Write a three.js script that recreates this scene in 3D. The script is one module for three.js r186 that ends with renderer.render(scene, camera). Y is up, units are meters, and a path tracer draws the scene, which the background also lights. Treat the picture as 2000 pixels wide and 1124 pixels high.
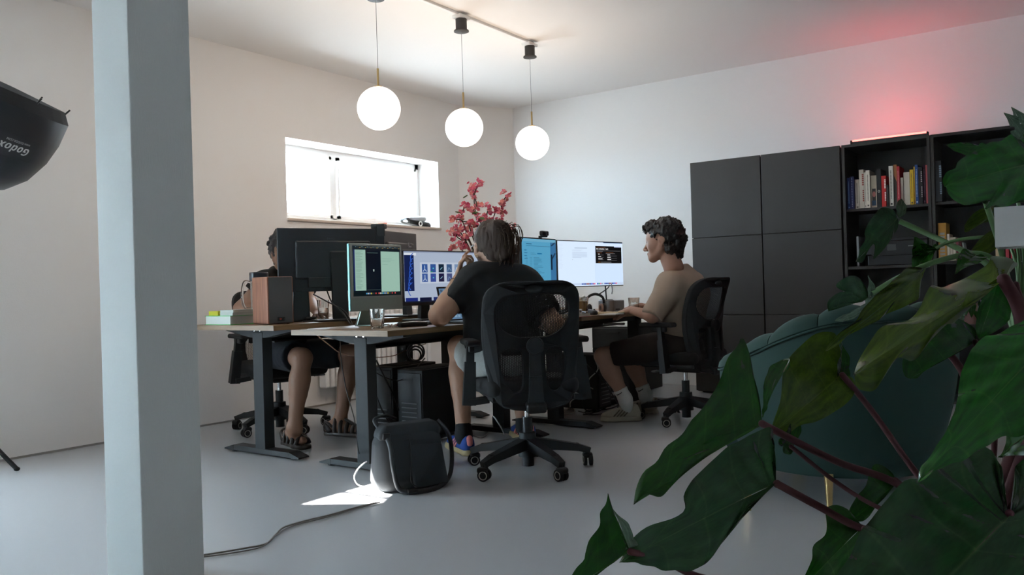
import * as THREE from 'three';
import { mergeGeometries, mergeVertices } from 'three/addons/utils/BufferGeometryUtils.js';
import { RoundedBoxGeometry } from 'three/addons/geometries/RoundedBoxGeometry.js';
import { RectAreaLightUniformsLib } from 'three/addons/lights/RectAreaLightUniformsLib.js';

// ---------- camera, sky, sun, exposure ----------
RectAreaLightUniformsLib.init();
const scene = new THREE.Scene();
const camera = new THREE.PerspectiveCamera(2 * Math.atan(562 / 1606) * 180 / Math.PI, 2000 / 1124, 0.05, 60);
camera.rotation.order = 'YXZ';
camera.position.set(0, 0.93, 0);
camera.rotation.set(0, 35.5 * Math.PI / 180, -0.0285);
const renderer = new THREE.WebGLRenderer({ antialias: true });
renderer.toneMapping = THREE.LinearToneMapping;
renderer.toneMappingExposure = 1.2;
renderer.shadowMap.enabled = true;
scene.background = new THREE.Color(0.62, 0.84, 1.0);      // even bright daytime haze outside the windows
scene.backgroundIntensity = 33;
const sun = new THREE.DirectionalLight(new THREE.Color(1, 0.97, 0.93), 115);
sun.position.set(-2.7 - 8, 8 * 0.867, -2.57 + 8 * 0.653);
sun.target.position.set(-2.7, 0, -2.57);
sun.castShadow = true;
Object.assign(sun.shadow.camera, { left: -6, right: 6, top: 6, bottom: -6, near: 0.1, far: 30 });
scene.add(sun, sun.target);

// ---------- helpers ----------
let seed = 7;
const rnd = (a = 1, b) => { seed = (seed * 1664525 + 1013904223) >>> 0; const t = seed / 4294967296; return b === undefined ? t * a : a + t * (b - a); };
const V = (a, b, c) => Array.isArray(a) ? new THREE.Vector3(...a) : new THREE.Vector3(a, b, c);
const PI = Math.PI;
function mat(color, roughness = 0.6, o = {}) {
  const { phys, ...rest } = o;
  const C = Array.isArray(color) ? new THREE.Color().setRGB(...color) : new THREE.Color(color);
  return phys ? new THREE.MeshPhysicalMaterial({ color: C, roughness, ...rest }) : new THREE.MeshStandardMaterial({ color: C, roughness, ...rest });
}
const used = new Map();
function numbered(n) { const k = used.get(n) ?? 0; used.set(n, k + 1); return k ? n + '_' + String(k).padStart(3, '0') : n; }
function flat(g) {
  let q = g.index ? g.toNonIndexed() : g;
  if (!q.attributes.normal) q.computeVertexNormals();
  if (!q.attributes.uv) q.setAttribute('uv', new THREE.BufferAttribute(new Float32Array(q.attributes.position.count * 2), 2));
  for (const k of Object.keys(q.attributes)) if (!['position', 'normal', 'uv'].includes(k)) q.deleteAttribute(k);
  return q;
}
const join = (gs) => gs.length === 1 ? gs[0] : mergeGeometries(gs.map(flat));
function mesh(name, geo, m, parent) {
  const o = new THREE.Mesh(Array.isArray(geo) ? join(geo) : geo, m);
  o.name = parent ? name : numbered(name);
  o.castShadow = o.receiveShadow = true;
  (parent ?? scene).add(o);
  return o;
}
function tag(o, label, category, group) { o.userData.label = label; o.userData.category = category; if (group) o.userData.group = group; return o; }
function thing(name, label, category, p = [0, 0, 0], yaw = 0, group) {
  const o = new THREE.Group(); o.name = numbered(name); scene.add(o);
  o.position.set(...p); o.rotation.y = yaw;
  return tag(o, label, category, group);
}
const struct = (name, geo, m, label) => { const o = mesh(name, geo, m); o.userData.kind = 'structure'; if (label) o.userData.label = label; return o; };
function box(w, h, d, x = 0, y = 0, z = 0, rx = 0, ry = 0, rz = 0) { return new THREE.BoxGeometry(w, h, d).rotateX(rx).rotateZ(rz).rotateY(ry).translate(x, y, z); }
function rb(w, h, d, r, x = 0, y = 0, z = 0, rx = 0, ry = 0, rz = 0, s = 2) { return new RoundedBoxGeometry(w, h, d, s, Math.min(r, w / 2.01, h / 2.01, d / 2.01)).rotateX(rx).rotateZ(rz).rotateY(ry).translate(x, y, z); }
function cyl(r0, r1, h, x = 0, y = 0, z = 0, n = 24) { return new THREE.CylinderGeometry(r1, r0, h, n).translate(x, y, z); }
function lathe(pts, n = 32) { return new THREE.LatheGeometry(pts.map(p => new THREE.Vector2(p[0], p[1])), n); }
function ball(r, x = 0, y = 0, z = 0, sx = 1, sy = 1, sz = 1, n = 20) { return new THREE.SphereGeometry(r, n, Math.ceil(n * 0.7)).scale(sx, sy, sz).translate(x, y, z); }
function tube(pts, r, n = 40, k = 6, closed = false) { return new THREE.TubeGeometry(new THREE.CatmullRomCurve3(pts.map(p => V(p)), closed, 'centripetal'), n, r, k, closed); }
function rod(a, b, r, k = 10) { const A = V(a), B = V(b), D = B.clone().sub(A); return new THREE.CylinderGeometry(r, r, D.length(), k).applyQuaternion(new THREE.Quaternion().setFromUnitVectors(V(0, 1, 0), D.clone().normalize())).translate((A.x + B.x) / 2, (A.y + B.y) / 2, (A.z + B.z) / 2); }
function taper(a, b, [w0, h0], [w1, h1], up = [0, 1, 0]) {      // a bar of changing section
  const A = V(a), B = V(b), d = B.clone().sub(A).normalize(), s = new THREE.Vector3().crossVectors(d, V(up)).normalize(), u = new THREE.Vector3().crossVectors(s, d);
  const g = new THREE.BoxGeometry(2, 2, 1, 1, 1, 1), p = g.attributes.position;
  for (let i = 0; i < p.count; i++) {
    const e = p.getZ(i) > 0, w = (e ? w1 : w0) / 2, h = (e ? h1 : h0) / 2, q = (e ? B : A).clone().addScaledVector(s, p.getX(i) * w).addScaledVector(u, p.getY(i) * h);
    p.setXYZ(i, q.x, q.y, q.z);
  }
  const q = g.toNonIndexed(); q.computeVertexNormals(); return q;
}
function extr(pts, depth, bevel = 0, holes = [], seg = 2) {
  const s = new THREE.Shape(pts.map(p => new THREE.Vector2(...p)));
  for (const h of holes) s.holes.push(new THREE.Path(h.map(p => new THREE.Vector2(...p))));
  return new THREE.ExtrudeGeometry(s, { depth, bevelEnabled: bevel > 0, bevelSize: bevel, bevelThickness: bevel, bevelSegments: seg, steps: 1 });
}
function smooth(pts, n = 6, closed = true) { const c = new THREE.CatmullRomCurve3(pts.map(p => new THREE.Vector3(p[0], p[1], 0)), closed, 'centripetal'); return c.getPoints(pts.length * n).slice(0, closed ? -1 : undefined).map(p => [p.x, p.y]); }
function warp(g, f) { const p = g.attributes.position, v = new THREE.Vector3(); for (let i = 0; i < p.count; i++) { v.fromBufferAttribute(p, i); f(v); p.setXYZ(i, v.x, v.y, v.z); } g.computeVertexNormals(); return g; }
// smooth noise
function hash(i, j, k) { let h = Math.imul(i, 374761393) ^ Math.imul(j, 668265263) ^ Math.imul(k, 2147483647); h = Math.imul(h ^ (h >>> 13), 1274126177); return ((h ^ (h >>> 16)) >>> 0) / 4294967296; }
function noise(x, y, z = 0) {
  const i = Math.floor(x), j = Math.floor(y), k = Math.floor(z), f = t => t * t * (3 - 2 * t), u = f(x - i), v = f(y - j), w = f(z - k), L = (a, b, t) => a + (b - a) * t;
  return L(L(L(hash(i, j, k), hash(i + 1, j, k), u), L(hash(i, j + 1, k), hash(i + 1, j + 1, k), u), v), L(L(hash(i, j, k + 1), hash(i + 1, j, k + 1), u), L(hash(i, j + 1, k + 1), hash(i + 1, j + 1, k + 1), u), v), w) * 2 - 1;
}
function tex(w, h, f, srgb = true) {      // f(u, v) -> [r, g, b] 0..255
  const d = new Uint8Array(w * h * 4);
  for (let y = 0; y < h; y++) for (let x = 0; x < w; x++) { const c = f(x / w, y / h), i = (y * w + x) * 4; d[i] = c[0]; d[i + 1] = c[1]; d[i + 2] = c[2]; d[i + 3] = 255; }
  const t = new THREE.DataTexture(d, w, h); t.wrapS = t.wrapT = THREE.RepeatWrapping; t.magFilter = THREE.LinearFilter; t.minFilter = THREE.LinearMipmapLinearFilter; t.generateMipmaps = true;
  if (srgb) t.colorSpace = THREE.SRGBColorSpace; t.needsUpdate = true; return t;
}
function canvasTex(w, h, draw) { const c = document.createElement('canvas'); c.width = w; c.height = h; const g = c.getContext('2d'); draw(g, w, h); const t = new THREE.CanvasTexture(c); t.colorSpace = THREE.SRGBColorSpace; return t; }
// surface-nets mesher over a field of joined, tapered bones
function flesh(bones, cell = 0.012, post, pad = 0.07) {
  const lo = [1e9, 1e9, 1e9], hi = [-1e9, -1e9, -1e9];
  for (const b of bones) { if (b.sub) continue; b.b ??= b.a; b.rb ??= b.r; const R = Math.max(b.r, b.rb) * (b.stretch ?? 1); for (let i = 0; i < 3; i++) { lo[i] = Math.min(lo[i], b.a[i] - R, b.b[i] - R); hi[i] = Math.max(hi[i], b.a[i] + R, b.b[i] + R); } }
  for (let i = 0; i < 3; i++) { lo[i] -= pad * 0.6; hi[i] += pad * 0.6; }
  const n = [0, 1, 2].map(i => Math.ceil((hi[i] - lo[i]) / cell) + 1), [nx, ny, nz] = n, F = new Float32Array(nx * ny * nz).fill(1);
  for (const b of bones) {
    b.b ??= b.a; b.rb ??= b.r;
    const R = Math.max(b.r, b.rb) * (b.stretch ?? 1) + pad, k = b.k ?? 0.03, ab = [0, 1, 2].map(i => b.b[i] - b.a[i]), L2 = ab[0] ** 2 + ab[1] ** 2 + ab[2] ** 2;
    const s = [0, 1, 2].map(i => Math.max(0, Math.floor((Math.min(b.a[i], b.b[i]) - R - lo[i]) / cell))), e = [0, 1, 2].map(i => Math.min(n[i] - 1, Math.ceil((Math.max(b.a[i], b.b[i]) + R - lo[i]) / cell)));
    for (let z = s[2]; z <= e[2]; z++) for (let y = s[1]; y <= e[1]; y++) for (let x = s[0]; x <= e[0]; x++) {
      const px = lo[0] + x * cell, py = lo[1] + y * cell, pz = lo[2] + z * cell;
      let t = L2 ? ((px - b.a[0]) * ab[0] + (py - b.a[1]) * ab[1] + (pz - b.a[2]) * ab[2]) / L2 : 0; t = t < 0 ? 0 : t > 1 ? 1 : t;
      let dx = px - b.a[0] - ab[0] * t, dy = py - b.a[1] - ab[1] * t, dz = pz - b.a[2] - ab[2] * t;
      for (const [ax, fac] of b.flat ?? []) { const q = (dx * ax[0] + dy * ax[1] + dz * ax[2]) * (fac - 1); dx += ax[0] * q; dy += ax[1] * q; dz += ax[2] * q; }
      let d = Math.sqrt(dx * dx + dy * dy + dz * dz) - (b.r + (b.rb - b.r) * t);
      for (const [p, m] of b.cut ?? []) d = Math.max(d, (px - p[0]) * m[0] + (py - p[1]) * m[1] + (pz - p[2]) * m[2]);
      const i = (z * ny + y) * nx + x, o = F[i];
      if (b.sub) { const h = Math.max(k - Math.abs(o + d), 0) / k; F[i] = Math.max(o, -d) + h * h * k / 4; }
      else { const h = Math.max(k - Math.abs(o - d), 0) / k; F[i] = Math.min(o, d) - h * h * k / 4; }
    }
  }
  if (post) for (let z = 0, i = 0; z < nz; z++) for (let y = 0; y < ny; y++) for (let x = 0; x < nx; x++, i++) if (Math.abs(F[i]) < 0.06) F[i] = post(lo[0] + x * cell, lo[1] + y * cell, lo[2] + z * cell, F[i]);
  const id = new Int32Array(nx * ny * nz).fill(-1), P = [], I = [], str = [1, nx, nx * ny];
  for (let z = 0; z < nz - 1; z++) for (let y = 0; y < ny - 1; y++) for (let x = 0; x < nx - 1; x++) {
    const i = (z * ny + y) * nx + x; let m = 0, sx = 0, sy = 0, sz = 0, c = 0;
    const v = [F[i], F[i + 1], F[i + nx], F[i + nx + 1], F[i + nx * ny], F[i + nx * ny + 1], F[i + nx * ny + nx], F[i + nx * ny + nx + 1]];
    for (let q = 0; q < 8; q++) if (v[q] < 0) m |= 1 << q;
    if (m === 0 || m === 255) continue;
    for (let q = 0; q < 8; q++) for (let w = 0; w < 3; w++) { const r = q | (1 << w); if (r === q || (v[q] < 0) === (v[r] < 0)) continue; const t = v[q] / (v[q] - v[r]); sx += (q & 1) + (w === 0 ? t : 0); sy += ((q >> 1) & 1) + (w === 1 ? t : 0); sz += (q >> 2) + (w === 2 ? t : 0); c++; }
    id[i] = P.length / 3; P.push(lo[0] + (x + sx / c) * cell, lo[1] + (y + sy / c) * cell, lo[2] + (z + sz / c) * cell);
  }
  for (let z = 1; z < nz - 1; z++) for (let y = 1; y < ny - 1; y++) for (let x = 1; x < nx - 1; x++) {
    const i = (z * ny + y) * nx + x, s = F[i] < 0;
    for (let w = 0; w < 3; w++) {
      if ((F[i + str[w]] < 0) === s) continue;
      const u = str[(w + 1) % 3], t = str[(w + 2) % 3], a = id[i], b = id[i - u], c = id[i - u - t], d = id[i - t];
      if (s) I.push(a, b, c, a, c, d); else I.push(a, c, b, a, d, c);
    }
  }
  const g = new THREE.BufferGeometry(); g.setAttribute('position', new THREE.Float32BufferAttribute(P, 3)); g.setIndex(I); g.computeVertexNormals();
  const uv = new Float32Array(P.length / 3 * 2); for (let i = 0; i < P.length / 3; i++) { uv[2 * i] = P[3 * i] + P[3 * i + 2]; uv[2 * i + 1] = P[3 * i + 1]; } g.setAttribute('uv', new THREE.BufferAttribute(uv, 2));
  return g;
}
const mix = (a, b, t) => a.map((v, i) => v + (b[i] - v) * t);
const add = (a, b) => a.map((v, i) => v + b[i]);

// ---------- materials ----------
const grain = tex(256, 256, (u, v) => { const n = 128 + 50 * noise(u * 64, v * 64) + 40 * noise(u * 128, v * 128, 3); return [n, n, n]; }, false);
grain.repeat.set(3, 3);
const MW = mat([0.86, 0.845, 0.83], 0.85, { bumpMap: grain, bumpScale: 0.0006 });
const MCeil = mat([0.86, 0.845, 0.83], 0.9);
const MF = mat([0.47, 0.485, 0.5], 0.26);
const MWhite = mat([0.88, 0.88, 0.88], 0.35);
const woodTex = tex(256, 512, (u, v) => { const s = noise(u * 40, v * 3, 1) * 0.5 + noise(u * 90, v * 4, 7) * 0.35 + noise(u * 8, v * 1.2, 4) * 0.5; return [122 + 22 * s, 90 + 18 * s, 62 + 15 * s]; });
const MTop = mat('#ffffff', 0.42, { map: woodTex });
const edgeTex = tex(512, 64, (u, v) => { const s = noise(u * 6, v * 22, 2) * 0.6 + noise(u * 24, v * 44, 9) * 0.4; return [122 + 18 * s, 95 + 16 * s, 65 + 14 * s]; });
const MEdge = mat('#ffffff', 0.5, { map: edgeTex });
const MBlack = mat([0.0075, 0.008, 0.009], 0.55);
const MBlackS = mat([0.01, 0.0105, 0.012], 0.3);
const MBlackR = mat([0.009, 0.0093, 0.0102], 0.85);
const MDeskMetal = mat([0.0075, 0.009, 0.0102], 0.65);
const MCharcoal = mat([0.026, 0.0225, 0.0195], 0.4);
const MCharIn = MCharcoal;
const MChrome = mat([0.75, 0.75, 0.76], 0.18, { metalness: 1 });
const MBrass = mat([0.62, 0.44, 0.2], 0.3, { metalness: 1 });
const MGlass = mat([1, 1, 1], 0.02, { phys: true, transmission: 1, ior: 1.5, thickness: 0 });
const MGlassSolid = mat([0.97, 0.99, 0.98], 0.02, { phys: true, transmission: 1, ior: 1.48, thickness: 0.01 });
const MWater = mat([1, 1, 1], 0.0, { phys: true, transmission: 1, ior: 1.33, thickness: 0.05 });

// ---------- room shell ----------
const XL = -5.235, ZB = -6.985, YC = 2.79, XR = 2.6, ZF = 3.0, T = 0.35;
struct('floor', box(XR - XL + 1, 0.2, ZF - ZB + 1, (XR + XL) / 2, -0.1, (ZF + ZB) / 2), MF, 'light grey poured resin floor');
struct('ceiling', box(XR - XL + 1, 0.2, ZF - ZB + 1, (XR + XL) / 2, YC + 0.1, (ZF + ZB) / 2), MCeil);
// left wall with the high window and the tall glazed door out of frame
const W1 = { z0: -6.149, z1: -4.294, y0: 1.525, y1: 2.178 }, W2 = { z0: -1.62, z1: -0.25, y0: 0.06, y1: 1.9 }, W3 = { z0: -1.34, z1: -0.59, y0: 2.05, y1: 2.65 };
{
  const hole = w => [[-w.z1, w.y0], [-w.z0, w.y0], [-w.z0, w.y1], [-w.z1, w.y1]];
  struct('wall_left', extr([[-ZF - 0.3, 0], [6.469, 0], [6.469, YC], [-ZF - 0.3, YC]], T, 0, [hole(W1), hole(W2), hole(W3)]).rotateY(PI / 2).translate(XL - T, 0, 0), MW, 'white painted left wall with a deep high window');
  struct('wall_back', box(XR + 4.91 + 0.3, YC, 0.25, (XR + 0.3 - 4.91) / 2, YC / 2, ZB - 0.125), MW, 'white painted back wall behind the dark cabinets');
  struct('wall_right', box(0.25, YC, ZF - ZB + 0.5, XR + 0.125, YC / 2, (ZF + ZB) / 2), MW);
  struct('wall_front', box(XR - XL + 0.5, YC, 0.25, (XR + XL) / 2, YC / 2, ZF + 0.125), MW);
  const a = V(XL, 0, -6.469), b = V(-4.91, 0, ZB), d = b.clone().sub(a), L = d.length();
  const sh = extr([[0, 0], [L, 0], [L + 0.2, -0.45], [-0.2, -0.45]], YC).rotateX(-PI / 2);   // stands on the floor
  struct('wall_corner', box(L + 0.1, YC, 0.3, 0, YC / 2, -0.15).rotateY(Math.atan2(-d.z, d.x)).translate((a.x + b.x) / 2, 0, (a.z + b.z) / 2), MW, 'narrow slanted wall across the room corner');
}
// window_1
function windowUnit(name, w, xo, mull, label, sill) {
  const o = mesh(name, [
    box(0.06, 0.06, w.z1 - w.z0, xo, w.y0 + 0.03, (w.z0 + w.z1) / 2), box(0.06, 0.05, w.z1 - w.z0, xo, w.y1 - 0.025, (w.z0 + w.z1) / 2),
    box(0.06, w.y1 - w.y0, 0.05, xo, (w.y0 + w.y1) / 2, w.z0 + 0.025), box(0.06, w.y1 - w.y0, 0.05, xo, (w.y0 + w.y1) / 2, w.z1 - 0.025)], MWhite);
  o.userData.kind = 'structure'; o.userData.label = label;
  const zs = [w.z1 - 0.05, ...mull, w.z0 + 0.05];
  for (const m of mull) mesh('mullion', box(0.06, w.y1 - w.y0 - 0.1, 0.05, xo, (w.y0 + w.y1) / 2, m), MWhite, o);
  for (let i = 0; i + 1 < zs.length; i++) {
    const a = zs[i] - (i ? 0.035 : 0), b = zs[i + 1] + (i + 2 < zs.length ? 0.035 : 0), y0 = w.y0 + 0.06, y1 = w.y1 - 0.05, zc = (a + b) / 2, q = 0.025;
    const s = mesh('sash', [box(0.045, q, a - b, xo + 0.02, y0 + q / 2, zc), box(0.045, q, a - b, xo + 0.02, y1 - q / 2, zc), box(0.045, y1 - y0, q, xo + 0.02, (y0 + y1) / 2, a - q / 2), box(0.045, y1 - y0, q, xo + 0.02, (y0 + y1) / 2, b + q / 2)], MWhite, o);
    mesh('pane', box(0.004, y1 - y0 - 0.06, a - b - 0.06, xo + 0.02, (y0 + y1) / 2, zc), MGlass, s);
  }
  if (sill) mesh('window_sill', rb(T - 0.02 + 0.03, 0.022, w.z1 - w.z0 + 0.005, 0.005, XL - T / 2 + 0.02, w.y0 - 0.002, (w.z0 + w.z1) / 2), mat([0.62, 0.52, 0.44], 0.5), o);
  return o;
}
windowUnit('window_1', W1, XL - 0.29, [[-5.525,1.849,-5.032][2]], 'bright white framed high window with a deep sill', true);
windowUnit('window_2', W2, XL - 0.25, [-0.93], 'tall glazed door and side panes', false);
windowUnit('window_3', W3, XL - 0.3, [], 'small high vent window', false);
// canopy and eave outside
struct('trim_1', box(0.8, 0.1, 3.2, XL - T - 0.4, W1.y1 + 0.12, -5.2), MWhite, 'roof eave outside the high window');
struct('trim_2', box(2.4, 0.04, 7.2, XL - T - 1.2, 2.0, 1.8), MWhite, 'canopy outside the glazed door');
struct('ground', box(24, 0.1, 40, XL - T - 12.2, -0.12, -2), mat([0.34, 0.35, 0.355], 0.95), 'pale paved ground outside the windows');
// pillar
struct('pillar', rb(0.213, YC, 0.213, 0.004, -2.43 - 0.1065, YC / 2, -1.397 - 0.1065), mat([0.78, 0.81, 0.79], 0.75, { bumpMap: grain, bumpScale: 0.0006 }), 'square white painted pillar in the foreground');
// grey gap strip along the foot of the left wall
struct('baseboard_left', box(0.008, 0.012, 4.4, XL + 0.004, 0.006, -4.2), mat([0.3, 0.29, 0.28], 0.8));

// radiator on the left wall
{
  const z0 = [-5.15,0.317,-4.537][2], z1 = -5.85, r = thing('radiator', 'white ribbed wall radiator below the bright window', 'radiator', [XL + 0.07, 0, 0]);
  const n = Math.round((z0 - z1) / 0.06);
  const g = rb(0.09, 0.62, 0.046, 0.018, 0, 0, 0);
  for (let i = 0; i < n; i++) { const f = mesh('rib', g, MWhite, r); f.position.set(0, 0.46, z0 - 0.03 - i * 0.06); }
  mesh('pipe', [rod([0, 0.2, z0 - 0.02], [0, 0.2, z1 + 0.02], 0.018), rod([0, 0.72, z0 - 0.02], [0, 0.72, z1 + 0.02], 0.018)], MWhite, r);
  for (const q of [z0 - 0.2, z1 + 0.2]) mesh('bracket', box(0.07, 0.15, 0.03, -0.01, 0.075, q), mat([0.5, 0.5, 0.5], 0.5), r);
}

// ---------- pendants on a ceiling track ----------
{
  const tr = thing('ceiling_track', 'thin white light track along the ceiling holding the pendant lamps', 'track', [-3.465, 0, 0]);
  mesh('rail', rb(0.028, 0.018, 3.6, 0.003, 0, YC - 0.009, -3.42), MWhite, tr);
  const glow = mat([1, 1, 1], 0.4, { emissive: new THREE.Color(1, 0.93, 0.84), emissiveIntensity: 1.7 });
  [-3.54, -4.348, -5.17].forEach((z, i) => {
    const p = thing('pendant_lamp', 'glowing white globe pendant lamp, ' + ['nearest and largest of the three', 'middle one of the three', 'farthest and smallest of the three'][i], 'pendant lamp', [-3.46, 0, z], 0, 'globe pendants under the ceiling track');
    const Y = 2.018, R = 0.128;
    mesh('track_adapter', rb(0.075, 0.022, 0.11, 0.004, 0, YC - 0.029, 0), MWhite, p);
    mesh('canopy', lathe([[0.001, 2.752], [0.038, 2.752], [0.038, 2.68], [0.05, 2.674], [0.051, 2.666], [0.001, 2.664]]), mat([0.03, 0.028, 0.027], 0.6), p);
    mesh('cord', rod([0, 2.666, 0], [0, Y + R + 0.105, 0], 0.0016, 6), mat([0.25, 0.25, 0.25], 0.5), p);
    mesh('stem', rod([0, Y + R + 0.11, 0], [0, Y + R - 0.004, 0], 0.0068), MBrass, p);
    mesh('collar', cyl(0.03, 0.024, 0.008, 0, Y + R - 0.001, 0), MBrass, p);
    mesh('globe', ball(R, 0, Y, 0, 1, 1, 1, 40), glow, p);
    const l = new THREE.PointLight(new THREE.Color(1, 0.78, 0.58), 0.66); l.position.set(0, Y, 0); l.castShadow = true; l.shadow.radius = 5; p.add(l);
  });
}

// ---------- dark cabinets and shelves ----------
const ZC = -6.51, CH = 1.932, CD = 0.42;
function cabinet(x0, x1, label) {
  const c = thing('cabinet', label, 'cabinet', [(x0 + x1) / 2, 0, ZC - CD / 2], 0, 'closed dark cabinet units'), w = x1 - x0;
  mesh('body', rb(w - 0.003, CH - 0.02, CD - 0.04, 0.002, 0, CH / 2 + 0.002, -0.02), MCharIn, c);
  mesh('plinth', box(w - 0.06, 0.03, CD - 0.1, 0, 0.015, -0.02), MBlack, c);
  [[0.022, 0.652], [0.656, 1.296], [1.3, CH]].forEach(([a, b]) => { const d = mesh('door', rb(w - 0.005, b - a, 0.018, 0.0025, 0, (a + b) / 2, CD / 2 - 0.009), MCharcoal, c); });
}
cabinet(-2.774, -2.177, 'tall dark grey cabinet with three plain doors, beside the seated man');
cabinet(-2.173, -1.567, 'tall dark grey cabinet with three plain doors, beside the bookshelf');
function shelfUnit(x0, x1, ys, label) {
  const c = thing('bookshelf', label, 'bookshelf', [(x0 + x1) / 2, 0, ZC - CD / 2], 0, 'open dark shelf units'), w = x1 - x0;
  mesh('side_panel', box(0.02, CH, CD, -w / 2 + 0.01, CH / 2, 0), MCharcoal, c); mesh('side_panel', box(0.02, CH, CD, w / 2 - 0.01, CH / 2, 0), MCharcoal, c);
  mesh('top_panel', box(w - 0.04, 0.02, CD, 0, CH - 0.01, 0), MCharcoal, c); mesh('bottom_panel', box(w - 0.04, 0.02, CD, 0, 0.03, 0), MCharcoal, c);
  mesh('back_panel', box(w - 0.04, CH - 0.06, 0.008, 0, CH / 2 + 0.01, -CD / 2 + 0.01), MCharIn, c);
  for (const y of ys) mesh('shelf', box(w - 0.04, 0.02, CD - 0.03, 0, y - 0.01, -0.008), MCharcoal, c);
}
shelfUnit(-1.556, -0.957, [1.448, 1.014, 0.58], 'open dark bookshelf under the red light bar');
shelfUnit(-0.952, -0.353, [1.452, 1.03, 0.58], 'open dark bookshelf half hidden behind the large plant');
shelfUnit(-0.348, 0.251, [1.452, 1.03, 0.58], 'open dark bookshelf at the right edge behind the leaves');
// red light bar on top
{
  const t = thing('light_bar', 'slim black light bar glowing red on top of the bookshelf', 'lamp', [-1.245, CH, -6.62]);
  mesh('housing', rb(0.53, 0.03, 0.035, 0.004, 0, 0.016, 0), MBlack, t);
  mesh('end_cap', rb(0.012, 0.042, 0.04, 0.003, -0.262, 0.021, 0), MBlack, t); mesh('end_cap', rb(0.012, 0.042, 0.04, 0.003, 0.262, 0.021, 0), MBlack, t);
  mesh('glowing_tube', rb(0.51, 0.016, 0.026, 0.006, 0, 0.038, 0), mat([0.9, 0.3, 0.25], 0.4, { emissive: new THREE.Color(1, 0.16, 0.13), emissiveIntensity: 3.2 }), t);
  const l = new THREE.RectAreaLight(new THREE.Color(1, 0.09, 0.14), 36, 0.5, 0.03); l.position.set(0, 0.052, -0.005); l.rotation.set(PI / 2 - 0.25, 0, 0); l.castShadow = true; t.add(l);
}
// books
const paper = mat([0.62, 0.57, 0.48], 0.8);
function spine(w, h, cover, ink, style) {
  const W = 64, H = 512;
  return canvasTex(W, H, (g) => {
    g.fillStyle = cover; g.fillRect(0, 0, W, H); g.fillStyle = ink;
    if (style === 0) { g.save(); g.translate(W / 2 + 12, 60); g.rotate(PI / 2); g.font = 'bold 36px serif'; for (let i = 0; i < 2; i++) for (let x = 0; x < 150; x += 26) g.fillRect(i * 210 + x, i ? -22 : -28, 18, i ? 22 : 32); g.restore(); }
    if (style === 1) for (let y = 20; y < 470; y += 26) g.fillRect(26, y, 10, 10);
    if (style === 2) { g.fillRect(14, 210, 40, 250); g.fillStyle = '#b8746a'; g.beginPath(); g.ellipse(34, 300, 18, 46, 0, 0, 7); g.fill(); g.fillStyle = '#31506b'; g.fillRect(10, 400, 46, 80); }
    if (style === 3) { g.beginPath(); g.moveTo(0, 120); g.lineTo(64, 220); g.lineTo(64, 512); g.lineTo(0, 512); g.fill(); }
    if (style === 4) { g.beginPath(); g.arc(32, 300, 18, 0, 7); g.fill(); g.fillStyle = cover; g.beginPath(); g.arc(32, 300, 8, 0, 7); g.fill(); }
    if (style === 5) { g.fillRect(0, 0, 64, 110); g.fillStyle = '#9c9a92'; for (let y = 130; y < 480; y += 46) g.fillRect(12, y, 40, 30); }
    if (style === 6) { for (let y = 60; y < 420; y += 18) g.fillRect(24, y, 14, 11); g.fillRect(18, 470, 28, 22); }
  });
}
const bookGroup = {};
function book(x, y, z, w, h, d, cover, ink, style, label, group, lean = 0) {
  const b = thing('book', label, 'book', [x, y, z], 0, group); b.rotation.z = lean;
  const cm = mat(cover, 0.55), sm = style >= 0 ? mat('#ffffff', 0.55, { map: spine(w, h, cover, ink, style) }) : cm;
  const s = new THREE.BoxGeometry(w, h, 0.003).translate(0, h / 2, d / 2 - 0.0015);
  mesh('spine', s, sm, b);
  mesh('cover', [box(0.002, h, d - 0.003, -w / 2 + 0.001, h / 2, -0.0015), box(0.002, h, d - 0.003, w / 2 - 0.001, h / 2, -0.0015)], cm, b);
  mesh('pages', box(w - 0.004, h - 0.008, d - 0.008, 0, h / 2, -0.002), paper, b);
}
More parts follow.
